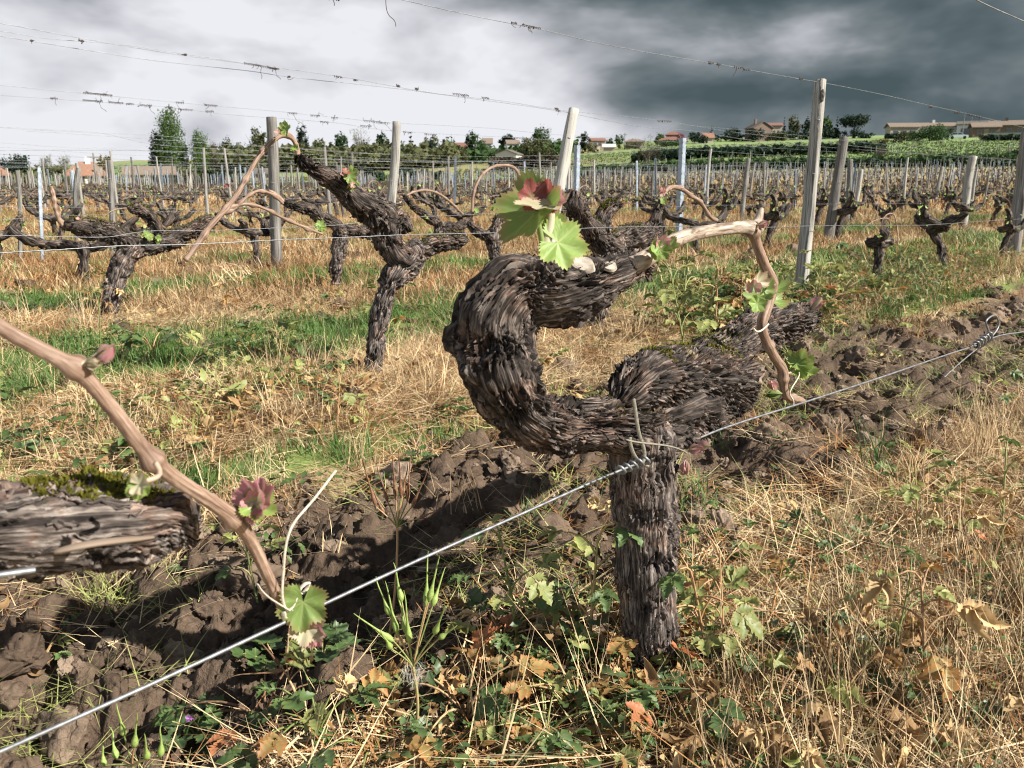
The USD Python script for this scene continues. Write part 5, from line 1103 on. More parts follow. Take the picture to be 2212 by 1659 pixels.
# ---- weeds one can tell apart
def weed_class(seed, nleaf, L, leaf_mats, stem_mat, habit='rosette', tall=.10, mk=None):
    g = np.random.default_rng(seed); c = make_class('weed_kind')
    mk = mk or (lambda g: compound(g, 5, 10, curl=g.uniform(0, 1.1), fold=g.uniform(.15, .8), twist=g.normal(0, .5)))
    stems = []
    for j in range(nleaf):
        a = j * 2.4 + g.normal(0, .3); el = g.uniform(.25, 1.2); ln = tall * g.uniform(.6, 1.2)
        if habit == 'tall':
            z0 = tall * (j + .5) / nleaf; b = np.array([z0 * .15, 0, z0]); ln = tall * .28
        else: b = np.array([0, 0, 0.])
        d = np.array([math.cos(a) * math.cos(el), math.sin(a) * math.cos(el), math.sin(el)])
        m_, e = b + d * ln * .6 + [0, 0, .1 * ln], b + d * ln + np.array([0, 0, -.10 * ln])
        stems.append(tube([b, m_, e], [.0014, .0012, .0009], .012, 5)[:2])
        dd = np.array([math.cos(a), math.sin(a), math.sin(el) * .5 - g.uniform(.1, .7)])
        lf = orient(mk(g), e, dd, [0, 0, 1] + g.normal(0, .25, 3), L * g.uniform(.65, 1.15))
        part(c, 'leaf', lf[:2], leaf_mats[int(g.integers(0, len(leaf_mats)))], st=lf[2])
    if habit == 'tall': stems.append(tube([[0, 0, -.01], [tall * .07, 0, tall * .5], [tall * .15, 0, tall]], [.0022, .0018, .001], .02, 6)[:2])
    part(c, 'stem', cat(*stems), stem_mat)
    return c
palm = lambda g: vine_leaf(g, .3, .10, nphi=44, rings=4)
curl = lambda g: compound(g, 5, 8, curl=g.uniform(.8, 2.2), fold=g.uniform(.6, 1.6), twist=g.normal(0, 1.2))
WC = {'green': weed_class(1, 9, .055, [W_GREEN, W_GREEN, W_BLUE, W_PALE], STEM_G, tall=.075), 'blue': weed_class(2, 8, .06, [W_BLUE, W_BLUE, W_GREEN], STEM_G, tall=.08), 'orange': weed_class(3, 8, .06, [W_ORANGE, W_ORANGE, W_RED, W_PALE], STEM_D, tall=.075),
      'mixed': weed_class(4, 10, .055, [W_PALE, W_ORANGE, W_GREEN, W_TAN], STEM_G, tall=.08), 'brown': weed_class(5, 11, .055, [W_BROWN, W_TAN, W_BROWN], STEM_D, tall=.08, mk=curl), 'tall': weed_class(6, 9, .05, [W_GREEN, W_PALE, W_ORANGE], STEM_G, 'tall', .17),
      'talldry': weed_class(7, 9, .05, [W_BROWN, W_TAN, W_ORANGE], STEM_D, 'tall', .15, curl), 'palm': weed_class(8, 9, .024, [W_GREEN, W_BLUE], STEM_G, tall=.06, mk=palm), 'red': weed_class(9, 8, .045, [W_RED, W_ORANGE, W_GREEN], STEM_D, tall=.08), 'tan': weed_class(10, 12, .05, [W_TAN, W_BROWN, W_PALE], STEM_D, tall=.07, mk=curl)}
NAMED = [('orange', 1010, 1560, 1.25, 'bright orange lobed weed at the bottom, left of the trunk'), ('red', 575, 1590, 1.25, 'rosette of red-edged pointed leaves at the bottom left'), ('mixed', 690, 1620, 1.1, 'pale orange weed beside the red-edged rosette'), ('tall', 1270, 1440, 1.15, 'upright orange and green weed just left of the trunk base'),
         ('green', 1360, 1500, 1.0, 'green serrated weed against the foot of the trunk'), ('orange', 1420, 1600, 1.0, 'weed with pale orange leaves right under the trunk'), ('blue', 1550, 1530, 1.1, 'dark green serrated weed right of the trunk base'), ('tall', 1565, 1430, .95, 'brownish green weed standing right of the trunk'),
         ('blue', 1790, 1440, 1.0, 'grey green weed in the dry grass on the right'), ('talldry', 2000, 1500, 1.2, 'tall dark withered weed in the dry grass on the right'), ('brown', 1800, 1560, 1.25, 'sprawling brown withered weed at the bottom right'), ('brown', 2080, 1530, 1.2, 'withered brown weed near the right edge'), ('tan', 1650, 1620, 1.2, 'bleached dry weed at the bottom, right of the trunk'),
         ('green', 1180, 1600, 1.1, 'green weed under the bottom of the old vine shadow'), ('blue', 800, 1640, 1.0, 'dark green weed at the bottom between the two orange weeds'), ('palm', 600, 1470, 1.1, 'low dark green weed with violet flowers below the pale leaf'), ('palm', 430, 1560, 1.0, 'low weed with a violet flower under the thick wire'), ('palm', 700, 1490, .9, 'low dark weed in the shadow by the beaked plant'),
         ('green', 220, 970, 1.1, 'bluish green weed above the mossy arm'), ('red', 12, 985, 1.2, 'bright red weed touching the left border, level with the mossy arm'), ('green', 330, 770, 1.8, 'leafy green weed left of the middle vine foot'), ('talldry', 1640, 640, 1.3, 'reddish dry weed behind the hanging cane'), ('red', 1770, 620, 1.3, 'orange red weed at the foot of the tall pale post'), ('tall', 252, 660, 1.3, 'dark green weed climbing the foot of the left vine'), ('tall', 838, 720, 1.5, 'leafy sapling in front of the middle vine trunk'), ('green', 90, 1420, .8, 'small green weed on the soil at lower left'), ('palm', 980, 900, 1.2, 'pale green weed at the edge of the soil under the swan-neck arm')]
for kind, u, v, sc, lab in NAMED:
    p = GP(u, v); p[2] = float(surf_z(np.array([p[0]]), np.array([p[1]]))[0]); place(WC[kind], 'weed', p, rg.uniform(0, 6.28), sc, lab, 'weed')
kinds = list(WC)
x, y, r = wedge(2400, .8, 4.6); so, st, gr, q, s, u = weights(x, y)
wt = .45 * lush(u, q, s, x, y) + .85 * front(q, u) + .02 * st + .015 * so
k = np.where(rg.random(len(x)) < wt)[0]; k = k[np.argsort(r[k])][:290]
LAB = {'green': 'green serrated weed', 'blue': 'dark green serrated weed', 'orange': 'orange leaved weed', 'mixed': 'yellowing weed', 'brown': 'brown withered weed', 'tall': 'upright leafy weed', 'talldry': 'upright withered weed', 'palm': 'low round-leaved weed', 'red': 'red leaved weed', 'tan': 'bleached withered weed'}
for i in k:
    fr = q[i] < 1.2
    kd = str(rg.choice(kinds, p=[.18, .12, .07, .20, .12, .06, .05, .08, .02, .10] if fr else [.26, .07, .06, .24, .07, .15, .05, .05, .03, .02]))
    spot = [n for lim, n in ([(-1e9, 'under the wire at lower left'), (900, 'between the beaked plants and the trunk'), (1200, 'just left of the trunk foot'), (1400, 'right of the trunk foot'), (1650, 'in the lower right corner')] if fr else [(-1e9, 'at the left edge above the mossy arm'), (250, 'in the leafy patch left of the middle vine'), (650, 'near the foot of the middle vine'), (1100, 'behind the looping arm'), (1500, 'behind the hanging cane'), (1700, 'at the foot of the tall pale post'), (1850, 'in the weedy row right of the tall post')]) if u[i] >= lim][-1]
    place(WC[kd], 'weed', (x[i], y[i], float(surf_z(x[i:i + 1], y[i:i + 1])[0])), rg.uniform(0, 6.28), rg.uniform(.55, 1.1) * (1.0 if fr else (1.7 if u[i] > 1100 else .95)), LAB[kd] + ' ' + spot, 'weed', LAB[kd] + 's ' + spot, tilt=(rg.normal(0, 8), rg.normal(0, 8)))

# ---- storksbill: umbels of long beaked fruit
def beaked(label, base_px, head_px, beaks, mat, stem_mat, q, name='beaked_plant', fluff=False, r=.0017, swollen=1.0):
    b = GP(*base_px); b[2] = float(surf_z(np.array([b[0]]), np.array([b[1]]))[0])
    h, t = P(head_px[0], head_px[1], b[1] if q is None else q)
    th = thing(name, label, 'plant', b); g = np.random.default_rng(int(head_px[0]))
    mid = (b + h) / 2 + np.array([.008, -.004, 0])
    m = tube([b - [0, 0, .01], mid, h], [r * 1.25, r * 1.1, r], .01, 8); part(th, 'stem', m[:2], stem_mat)
    for (bu, bv, tu, tv) in beaks:
        dq = g.normal(0, .012); a, _ = P(bu, bv, h[1] + dq); e, tt = P(tu, tv, h[1] + dq * 2.2)
        m = tube([h, h * .4 + a * .6 + [0, 0, .002], a], [.0010, .0009, .0009], .005, 6); part(th, 'fruit_stalk', m[:2], stem_mat)
        w = .0026 * swollen; d = e - a
        m = tube([a, a + d * .06, a + d * .16, a + d * .28, a + d * .45, a + d * .75 + g.normal(0, .0008, 3), e], [.0009, w * .9, w * 1.25, w * .8, .0012, .0009, .0003], .003, 8); part(th, 'beak', m[:2], mat)
    if fluff:
        v, f = blades(g, 160, (.006, .022), (.0002, .0005), (0, 3.1), (-2, 2), .014, 3, lie=.02); part(th, 'fluff', (v + h + [0, 0, -.02], f), FLUFF, smooth=False, kind='stuff')
    return th
beaked('dried storksbill with dark upright beaked fruit, left of the trunk', (822, 1420), (858, 1140), [(812, 1095, 782, 988), (838, 1085, 812, 1000), (855, 1080, 846, 962), (866, 1075, 862, 968), (880, 1085, 888, 970), (890, 1095, 922, 1020), (905, 1120, 952, 1098), (830, 1110, 800, 1050), (870, 1070, 880, 1000)], BEAK_D, STEM_G, 1.18)
beaked('green storksbill with swollen beaked fruit in front of the wire', (885, 1600), (892, 1440), [(868, 1300, 850, 1215), (842, 1330, 812, 1245), (850, 1385, 764, 1325), (858, 1370, 832, 1255), (885, 1390, 872, 1275), (878, 1370, 858, 1265), (926, 1300, 950, 1200), (934, 1310, 962, 1225), (920, 1310, 925, 1190), (948, 1380, 988, 1350), (938, 1370, 962, 1310), (845, 1402, 822, 1360)], BEAK_G, STEM_G, .90, fluff=True, swollen=1.25)
beaked('green beaked fruits at the bottom left under the wire', (280, 1700), (285, 1655), [(268, 1590, 252, 1520), (290, 1615, 296, 1540), (252, 1640, 236, 1570), (347, 1635, 350, 1560), (318, 1640, 312, 1585), (225, 1655, 218, 1600)], BEAK_G, STEM_G, .80, swollen=1.25)
beaked('straw coloured dry storksbill below the pale leaf', (640, 1560), (625, 1470), [(605, 1435, 560, 1385), (618, 1430, 626, 1345), (660, 1440, 662, 1360), (612, 1448, 500, 1462), (640, 1430, 640, 1370), (672, 1430, 676, 1380)], STEM_D, STEM_D, .98)
# violet flowers
for i, (u, v) in enumerate(((604, 1446), (660, 1456), (672, 1458), (410, 1552), (468, 1452))):
    p = GP(u, v); p = p + (np.array([0, 0, EYE]) - p) * .02; g = np.random.default_rng(i + 70); out = []
    for j in range(5):
        a = j * 1.2566; out.append(orient(lobed_leaf(g, 5, 1, .75, 1, .1, .0), p, [math.cos(a), -.2, math.sin(a)], [0, -1, .5], .0065))
    vv, ff, ss = cat_st(out)
    th = thing('flower', ['violet flower right of the dark weed', 'violet flower left of the beaked plant', 'second violet flower touching its neighbour', 'violet flower under the thick wire at lower left', 'faint violet flower in the shade'][i], 'flower', p); part(th, 'petals', (vv, ff), VIOLET, st=ss)
    gp = GP(u, v + 22); m = tube([gp, p], [.0007, .0006], .01, 5); part(th, 'stem', m[:2], STEM_G)
# a tuft of tall green grass in the dry strip, and single long blades
def tuft_at(u, v, n, L, lab, mat, seed, spread=.03, W=(.002, .004), lean=(.02, .35)):
    p = GP(u, v); p[2] = float(surf_z(np.array([p[0]]), np.array([p[1]]))[0]) - .005
    m = blades(np.random.default_rng(seed), n, L, W, lean, (.05, .8), spread, 5); single('grass_tuft', (m[0] + p, m[1]), mat, lab, 'grass', smooth=False)
tuft_at(1885, 1050, 34, (.08, .20), 'tall dark green grass tuft at the edge of the tilled soil', GRASS, 1)
tuft_at(1480, 1080, 10, (.05, .1), 'small green tuft right behind the trunk', GRASS, 2, .02)
tuft_at(2130, 1010, 60, (.10, .22), 'thick bleached grass tuft near the right edge', STRAW, 3, .06, (.0012, .0022))
tuft_at(1990, 1000, 50, (.09, .20), 'bleached grass tuft beside the tall green tuft', STRAW, 4, .05, (.0012, .0022))
tuft_at(230, 1270, 60, (.05, .13), 'tuft of pale cut grass right below the mossy arm', GRASS_P, 5, .05, (.0014, .003), (.5, 1.4))
tuft_at(430, 1290, 50, (.05, .13), 'tuft of pale cut grass left of the tan cane', GRASS_P, 6, .05, (.0014, .003), (.5, 1.4))
m = tube([P(1290, 1530, .92)[0], P(1360, 1498, .91)[0], P(1430, 1487, .90)[0], P(1490, 1488, .90)[0]], [.0022, .0024, .002, .0006], .01, 6, flat=.4); single('grass', m[:2], W_BLUE, 'single long dark green blade arched across the trunk foot', 'grass', st=m[2] * 0 + .5)
for i, (a, b_, lab) in enumerate((((205, 960), (212, 640), 'tall thin pale stem left of the leafy weed'), ((330, 760), (430, 630), 'thin slanting weed stem beside the left vine'), ((1970, 1160), (1905, 1140), 'short dark twig lying in the dry grass'))):
    p = GP(*a); e, _ = P(b_[0], b_[1], p[1] - .05); m = tube([p, (p + e) / 2 + [.01, 0, .01], e], [.0022, .0018, .001], .02, 6); single('stem', m[:2], STEM_G if i < 2 else BEAK_D, lab, 'stem')

# ------------------------------------------------------------------ the far slopes: hedges, trees, houses
def foliage(name, ramp, tr=.2, mixr=.0):
    return ramp_mat(name, ramp, 'island', .7, spec=.2, translucent=tr, mix_random=mixr)
F_DARK = foliage('dark_foliage', [(0, (.014, .028, .014)), (.6, (.038, .066, .026)), (1, (.075, .11, .04))])
F_MID = foliage('green_foliage', [(0, (.03, .06, .016)), (.6, (.085, .15, .036)), (1, (.15, .22, .06))])
F_BRIGHT = foliage('spring_foliage', [(0, (.05, .09, .018)), (.6, (.11, .19, .035)), (1, (.18, .27, .06))])
F_OLIVE = foliage('olive_foliage', [(0, (.07, .075, .03)), (.6, (.17, .165, .065)), (1, (.26, .24, .11))])
F_BROWN = foliage('bare_twigs', [(0, (.05, .042, .028)), (.6, (.115, .10, .062)), (1, (.19, .17, .10))])
F_BLUE = foliage('blue_green_foliage', [(0, (.018, .035, .025)), (.6, (.045, .075, .05)), (1, (.085, .125, .08))])
F_PALE = foliage('budding_foliage', [(0, (.12, .12, .05)), (.6, (.22, .21, .10)), (1, (.30, .29, .15))])
F_YEL = foliage('yellow_foliage', [(0, (.14, .11, .03)), (.6, (.28, .22, .06)), (1, (.38, .32, .12))])
F_WHITE = foliage('blossom', [(0, (.10, .10, .05)), (.35, (.30, .28, .20)), (.7, (.52, .48, .42)), (1, (.62, .57, .52))])
F_PINK = foliage('pink_blossom', [(0, (.30, .13, .16)), (.6, (.52, .28, .32)), (1, (.64, .42, .45))])
TRUNK = ramp_mat('tree_bark', [(0, (.03, .024, .018)), (1, (.12, .10, .075))], 'noise', .9, (3, 3, 8))
def leaf_cloud(g, pts, nrm, size, per=1):
    n = len(pts)
    a = g.normal(0, 1, (n, 3)) + nrm * .8; a /= np.linalg.norm(a, axis=1, keepdims=True)
    b = np.cross(a, g.normal(0, 1, (n, 3))); b /= np.linalg.norm(b, axis=1, keepdims=True) + 1e-9; c = np.cross(a, b)
    s = (size * g.uniform(.5, 1.4, n))[:, None]
    v = np.stack([pts - b * s * .6 - c * s * .4, pts + b * s * .6 - c * s * .35, pts + b * s * .15 + c * s * .6, pts - b * s * .5 + c * s * .4], 1).reshape(-1, 3)
    k = np.arange(n)[:, None] * 4
    return v, np.vstack([k + [0, 1, 2], k + [0, 2, 3]])
def crown_points(g, lobes, n):
    """points in clumps over the surface of overlapping lobes: (centre, radii)"""
    w = np.array([np.prod(l[1]) ** (2 / 3) for l in lobes]); w /= w.sum()
    P_, N_ = [], []
    for (c, r), k in zip(lobes, (w * n).astype(int) + 4):
        nc = max(k // 14, 3)
        d = g.normal(0, 1, (nc, 3)); d /= np.linalg.norm(d, axis=1, keepdims=True)
        cc = np.asarray(c) + d * r * (g.uniform(.35, 1.08, nc) ** .6)[:, None]
        i = g.integers(0, nc, k); p = cc[i] + g.normal(0, .16, (k, 3)) * r
        P_.append(p); N_.append((p - c) / np.asarray(r))
    return np.vstack(P_), np.vstack(N_)
def px_frame(u, v, rad):
    """the ground below a pixel column at a distance, and metres to one photo pixel there"""
    r = ray(u, v); h = math.hypot(r[0], r[1]); x, y = r[0] / h * rad, r[1] / h * rad
    z = float(ground_z(np.array([x]), np.array([y]))[0]); return np.array([x, y, z]), rad / h / FPX, EYE + r[2] / h * rad
def tree(label, u0, u1, vt, kind, mat, rad, n=900, group=None, vb=None, tname='tree', seed=None):
    g = np.random.default_rng(seed or int(u0 * 3 + vt))
    b, m, zt = px_frame((u0 + u1) / 2, vt, rad); H = max(zt - b[2], 1.0); W = (u1 - u0) * m / 2
    th = thing(tname, label, 'bush' if tname == 'bush' else 'tree', b, group)
    L = []
    if kind == 'poplar':
        for k in range(12): t = .08 + .84 * k / 11; L.append((b + [g.normal(0, .13) * W, g.normal(0, .13) * W, H * t], np.array([1, 1, 1.6]) * W * min(1, (1.04 - t) * 3.0, .55 + t * 2) * g.uniform(.8, 1.0)))
    elif kind in ('conifer', 'cypress'):
        for k in range(8): t = .08 + .9 * k / 7; L.append((b + [0, 0, H * t], np.array([W, W, H * .10]) * max(1.05 - t, .10) if kind == 'conifer' else np.array([W, W, H * .12]) * min(1, (1.08 - t) * 3)))
    elif kind == 'pine':
        for k in range(7): a = k * 2.4; L.append((b + [W * .5 * math.cos(a), W * .5 * math.sin(a), H * g.uniform(.60, .80)], np.array([W * .55, W * .55, H * .20])))
        L.append((b + [0, 0, H * .8], np.array([W * .6, W * .6, H * .18])))
    elif kind == 'bush':
        for k in range(8): x = g.uniform(-.75, .75); L.append((b + [W * x, g.normal(0, .35) * W, H * g.uniform(.25, .68) * (1 - .4 * abs(x))], np.array([W * .36, W * .36, H * .36])))
    else:
        L.append((b + [0, 0, H * .55], np.array([W * .66, W * .66, H * .40]))); L.append((b + [0, 0, H * .28], np.array([W * .55, W * .55, H * .24])))
        for k in range(9):
            a = g.uniform(0, 6.28); rr = g.uniform(.3, .62); L.append((b + [W * rr * math.cos(a), W * rr * math.sin(a), H * g.uniform(.26, .82)], np.array([W, W, H * .5 * (W / H + .5)]) * g.uniform(.28, .46)))
    trunk_r = max(H * .018, .10)
    limbs = [tube([b - [0, 0, .3], b + [g.normal(0, .02) * H, 0, H * .3], b + [0, 0, H * (.9 if kind in ('poplar', 'conifer', 'cypress') else .62)]], [trunk_r * 1.2, trunk_r, trunk_r * .35], H * .08, 7)[:2]]
    if kind in ('round', 'bare', 'pine'):
        for k in range(16 if kind == 'bare' else 7):
            a = g.uniform(0, 6.28); s = b + [0, 0, H * g.uniform(.22, .45)]; e = b + [W * .85 * math.cos(a) * g.uniform(.4, 1), W * .85 * math.sin(a), H * g.uniform(.55, .96)]
            limbs.append(tube([s, s * .5 + e * .5 + [0, 0, -H * .03], e], [trunk_r * .5, trunk_r * .3, trunk_r * .10], H * .1, 5)[:2])
            if kind == 'bare':
                for j in range(6):
                    s2 = s + (e - s) * g.uniform(.4, .95); e2 = s2 + g.normal(0, 1, 3) * [W * .28, W * .28, H * .10] + [0, 0, H * .05]; limbs.append(tube([s2, e2], [trunk_r * .12, trunk_r * .05], H * .2, 3)[:2])
    part(th, 'trunk', cat(*limbs), TRUNK)
    if kind == 'bare': n = int(n * .7)
    n = int(n * (2.6 if kind == 'poplar' else 1.9)); p, nr = crown_points(g, L, n); p[:, 2] = np.maximum(p[:, 2], b[2] + .02)
    size = np.sqrt(W * H / n) * (1.7 if kind == 'bare' else 3.1)
    part(th, 'crown', leaf_cloud(g, p, nr, size * (.55 if kind == 'bare' else 1)), mat, smooth=False)
    return th
T = tree
# left horizon
T('tall broad poplar, the taller of the two poplar clumps', 332, 392, 232, 'poplar', F_BRIGHT, 165, 3400)
T('darker narrow poplar leaning on the left of the tall one', 316, 350, 280, 'poplar', F_MID, 168, 1500)
T('single shorter bright green poplar right of the tall pair', 408, 448, 280, 'poplar', F_BRIGHT, 163, 2200)
T('round dark tree tucked between the poplars', 382, 408, 302, 'round', F_DARK, 196, 700)
T('leafless brown tree right of the short poplar', 440, 476, 300, 'bare', F_BROWN, 192, 700)
T('dark broad evergreen at the far left edge', -20, 66, 335, 'round', F_DARK, 140, 1600)
T('leafless pale tree at the left, nearer the dark evergreen', 78, 114, 330, 'bare', F_PALE, 200, 500)
T('leafless pale tree left of the orange roof', 114, 156, 332, 'bare', F_PALE, 205, 600)
T('yellow green tree beside the slim dark cypress', 206, 240, 330, 'round', F_YEL, 190, 700)
T('slim dark cypress on the left horizon', 229, 238, 338, 'cypress', F_DARK, 130, 500)
T('white blossoming bushy tree below the poplars', 354, 424, 357, 'bush', F_WHITE, 128, 900)
T('low brown tree over the orange roof', 60, 160, 352, 'bush', F_OLIVE, 170, 900)
T('dark round tree at the left behind the orange roof', 155, 205, 352, 'bush', F_DARK, 215, 600)
T('small round bush on the left vineyard slope', 325, 342, 350, 'bush', F_DARK, 240, 160)
T('blue green tree on the wooded crest, left of the dark post', 468, 508, 296, 'round', F_BLUE, 235, 900)
T('small dark tree beside the blue green one', 506, 526, 306, 'round', F_DARK, 236, 400)
T('large olive brown tree behind the dark post', 524, 582, 277, 'round', F_OLIVE, 238, 1200)
T('dark spindly pine above the arched tan cane', 635, 668, 265, 'round', F_DARK, 240, 800)
T('pale budding tree on the crest right of the spindly pine', 668, 706, 294, 'round', F_PALE, 245, 700)
T('dark green tree on the crest left of the tall pale tree', 718, 758, 287, 'round', F_MID, 240, 900)
T('tall pale leafless tree on the crest', 752, 806, 272, 'bare', F_PALE, 246, 1100)
T('deep green tree left of the pale post', 806, 846, 286, 'round', F_MID, 230, 1000)
T('dark blue conifer right of the pale post', 872, 902, 286, 'conifer', F_BLUE, 250, 700)
T('rounded olive tree below the conifer', 906, 954, 292, 'round', F_OLIVE, 222, 1300)
T('dark leafy tree right of the rounded olive tree', 952, 992, 290, 'round', F_MID, 230, 900)
T('big fresh green tree beside the pale houses', 998, 1054, 282, 'round', F_MID, 225, 1700)
T('flat-topped dark pine on the crest', 1077, 1114, 290, 'pine', F_DARK, 250, 700)
T('tall broad tree left of the leaning pale post', 1145, 1200, 270, 'round', F_MID, 240, 1700)
T('brownish tree in front of the broad one', 1120, 1200, 296, 'round', F_OLIVE, 215, 1400)
T('dark round tree right of the leaning pale post', 1247, 1279, 283, 'round', F_DARK, 250, 700)
T('blossoming tree below the cream house', 1250, 1292, 305, 'bush', F_WHITE, 236, 500)
T('neat round green tree right of the cream house', 1327, 1351, 289, 'round', F_BRIGHT, 250, 500)
T('small tree between the cream house and the round tree', 1306, 1328, 297, 'round', F_MID, 250, 400)
T('wide leafless tree standing alone on the slope', 1352, 1444, 296, 'bare', F_BROWN, 118, 1500)
T('light green tree left of the stepped red roofs', 1410, 1440, 287, 'round', F_BRIGHT, 262, 500)
T('pink blossoming tree beside the stepped red roofs', 1462, 1487, 286, 'round', F_PINK, 240, 500)
T('dark tree cluster right of the pink tree', 1482, 1520, 286, 'round', F_DARK, 250, 800)
T('pointed conifer behind the orange roof', 1530, 1545, 272, 'conifer', F_DARK, 262, 400)
for i, (a, b_, v, k, mt) in enumerate([(1520, 1560, 290, 'bush', F_DARK), (1550, 1610, 276, 'round', F_DARK), (1600, 1650, 280, 'bush', F_DARK), (1640, 1700, 284, 'bush', F_DARK)]):
    T(['low dark tree right of the orange roof', 'dark ragged tree mass left of the dark gabled house', 'dark tree below the dark gabled house', 'dark tree under the red roofed crest house'][i], a, b_, v, k, mt, 255, 900)
T('bluish conifer right of the red roofed crest house', 1688, 1702, 254, 'conifer', F_BLUE, 262, 500)
T('feathery olive tree right of the bluish conifer', 1702, 1734, 248, 'round', F_OLIVE, 260, 900)
T('dark round pine left of the tall pale post', 1732, 1756, 254, 'round', F_DARK, 258, 700)
T('bright green tree right of the tall pale post', 1772, 1802, 250, 'round', F_BRIGHT, 260, 900)
T('dark spiky conifer right of the bright green tree', 1800, 1818, 252, 'conifer', F_DARK, 258, 500)
T('large umbrella pine at the right end of the tree line', 1817, 1878, 246, 'pine', F_DARK, 258, 1700)
for i, (a, b_, v) in enumerate([(1690, 1760, 276), (1756, 1826, 274), (1816, 1880, 276)]):
    T(['dark shrubs left of the tall pale post', 'dark shrubs right of the tall pale post', 'dark shrubs below the umbrella pine'][i], a, b_, v, 'bush', F_DARK, 254, 900, tname='bush')
T('big green bush clump in front of the tan roofed houses', 1960, 2062, 267, 'bush', F_MID, 215, 2400, tname='bush')
T('lighter bush at the left of the big bush clump', 1926, 1972, 280, 'bush', F_OLIVE, 217, 900, tname='bush')
T('yellowish bush on the slope under the umbrella pine', 1878, 1926, 298, 'bush', F_YEL, 205, 700, tname='bush')
T('dark leafless tree left of the big bush clump', 1922, 1950, 298, 'bush', F_BROWN, 204, 500, tname='bush')
T('small young tree below the dark roofed house', 2112, 2132, 290, 'round', F_OLIVE, 214, 300)
T('small clipped bush on the grass at the right', 2172, 2184, 290, 'bush', F_MID, 216, 200, tname='bush')
T('dark bush cut by the right edge', 2188, 2250, 306, 'bush', F_DARK, 112, 900, tname='bush')
T('leafless tree standing before the dark bank on the right', 1886, 1925, 316, 'bare', F_BROWN, 106, 500)
T('dark rounded bush on the slope left of the pale post', 690, 756, 357, 'bush', F_DARK, 120, 1000, tname='bush')
T('dark bush hiding the foot of the dark gabled house', 1618, 1662, 273, 'bush', F_DARK, 244, 900, tname='bush')
T('ragged olive bush right of the dark gabled house', 1658, 1700, 276, 'bush', F_OLIVE, 246, 800, tname='bush')
T('bush below the stepped red roofs', 1420, 1484, 301, 'bush', F_MID, 230, 800, tname='bush')
T('dark bush left of the orange roofed house among trees', 1500, 1534, 290, 'bush', F_DARK, 240, 700, tname='bush')
T('low olive bush below the pale pink roofed house', 1346, 1384, 305, 'bush', F_OLIVE, 238, 600, tname='bush')
T('bush before the cream house with pink roof', 970, 1000, 313, 'bush', F_MID, 226, 600, tname='bush')
T('dark bush at the right of the orange roof on the left', 214, 262, 378, 'bush', F_DARK, 112, 700, tname='bush')
T('olive bush left of the orange roof on the left', 118, 160, 380, 'bush', F_OLIVE, 114, 700, tname='bush')
_g = np.random.default_rng(404)
for i, u in enumerate(np.arange(484, 1000, 34.)):
    w_ = _g.uniform(20, 32); T('rounded budding tree standing out of the wood on the crest', u - w_, u + w_, 312 + _g.uniform(-12, 8), 'round', [F_OLIVE, F_MID, F_OLIVE, F_BLUE, F_BROWN][i % 5], 214 + _g.uniform(-8, 8), 700, 'trees of the wood on the crest', seed=900 + i)
# a wood that reads as one mass
def mass(name, label, path, hgt, wid, mat, n, size, seed, cat_=None):
    """foliage along a line of (u, distance)"""
    g = np.random.default_rng(seed); pu, pr = np.array(path, float).T
    t = g.random(n); u = np.interp(t, np.linspace(0, 1, len(pu)), pu); r = np.interp(t, np.linspace(0, 1, len(pu)), pr) + g.normal(0, wid, n)
    rx = (u - CX) / FPX; h = np.hypot(rx, CP); x, y = rx / h * r, CP / h * r
    prof = (.25 + 1.0 * n2(u * .07, r * .15, 1., seed, 3)) * hgt * .9; z = ground_z(x, y) + prof * np.sqrt(g.random(n))
    m = leaf_cloud(g, np.column_stack([x, y, z]), np.tile([0, -.3, .6], (n, 1)), size)
    return single(name, m, mat, label, cat_, kind=None if cat_ else 'stuff', smooth=False)
mass('wood', 'brown budding wood covering the slope behind the vines', [(470, 205), (700, 212), (980, 218)], 6.6, 7, F_OLIVE, 10500, .9, 1)
mass('wood', 'brown budding wood covering the slope behind the vines', [(560, 200), (800, 200), (1000, 210)], 5.6, 5, F_OLIVE, 6500, .8, 2)
mass('wood', 'brown budding wood covering the slope behind the vines', [(640, 225), (860, 225), (1240, 228)], 5.0, 6, F_MID, 5000, .85, 3)
H_ = lambda label, path, hgt, wid, n, seed, mat=F_DARK, size=.5: mass('hedge', label, path, hgt, wid, mat, n, size, seed, 'hedge')
H_('long dark green bank of scrub along the top edge of the near field', [(1240, 99), (1500, 99), (1800, 98), (2260, 96)], 1.3, 1.2, 8000, 11, F_MID, .34)
H_('dark shady strip at the foot of the long scrub bank', [(1290, 97), (1500, 97), (1800, 96), (2260, 94)], 1.0, .8, 4000, 12, F_DARK, .28)
H_('second dark hedge bank higher up the green slope', [(1440, 150), (1600, 148), (1860, 145)], 2.0, 1.6, 4500, 13)
H_('dark trimmed hedge under the crest on the right', [(2060, 210), (2140, 208), (2280, 205)], 1.2, 1.0, 2200, 14)
H_('dark hedge along the crest between pine and houses', [(1860, 240), (1940, 238)], 1.6, 1.0, 1200, 15)
H_('dark hedge under the leafless lone tree', [(1350, 150), (1440, 150)], 2.2, 1.2, 1500, 16)
H_('clipped dark hedge block left of the dark post', [(478, 118), (548, 118)], 1.9, .8, 1800, 17)
H_('dark bramble bank right of the pale post', [(868, 112), (965, 114)], 1.5, 1.0, 1500, 18)
H_('dark bramble bank left of the pale post', [(776, 112), (842, 112)], 1.5, 1.0, 1300, 19)
H_('row of dark brown trees behind the arched cane', [(1060, 160), (1200, 158)], 3.2, 1.6, 2600, 20, F_BROWN, .5)
H_('dark hedge below the wood', [(350, 126), (480, 122)], 1.0, .8, 1500, 21)
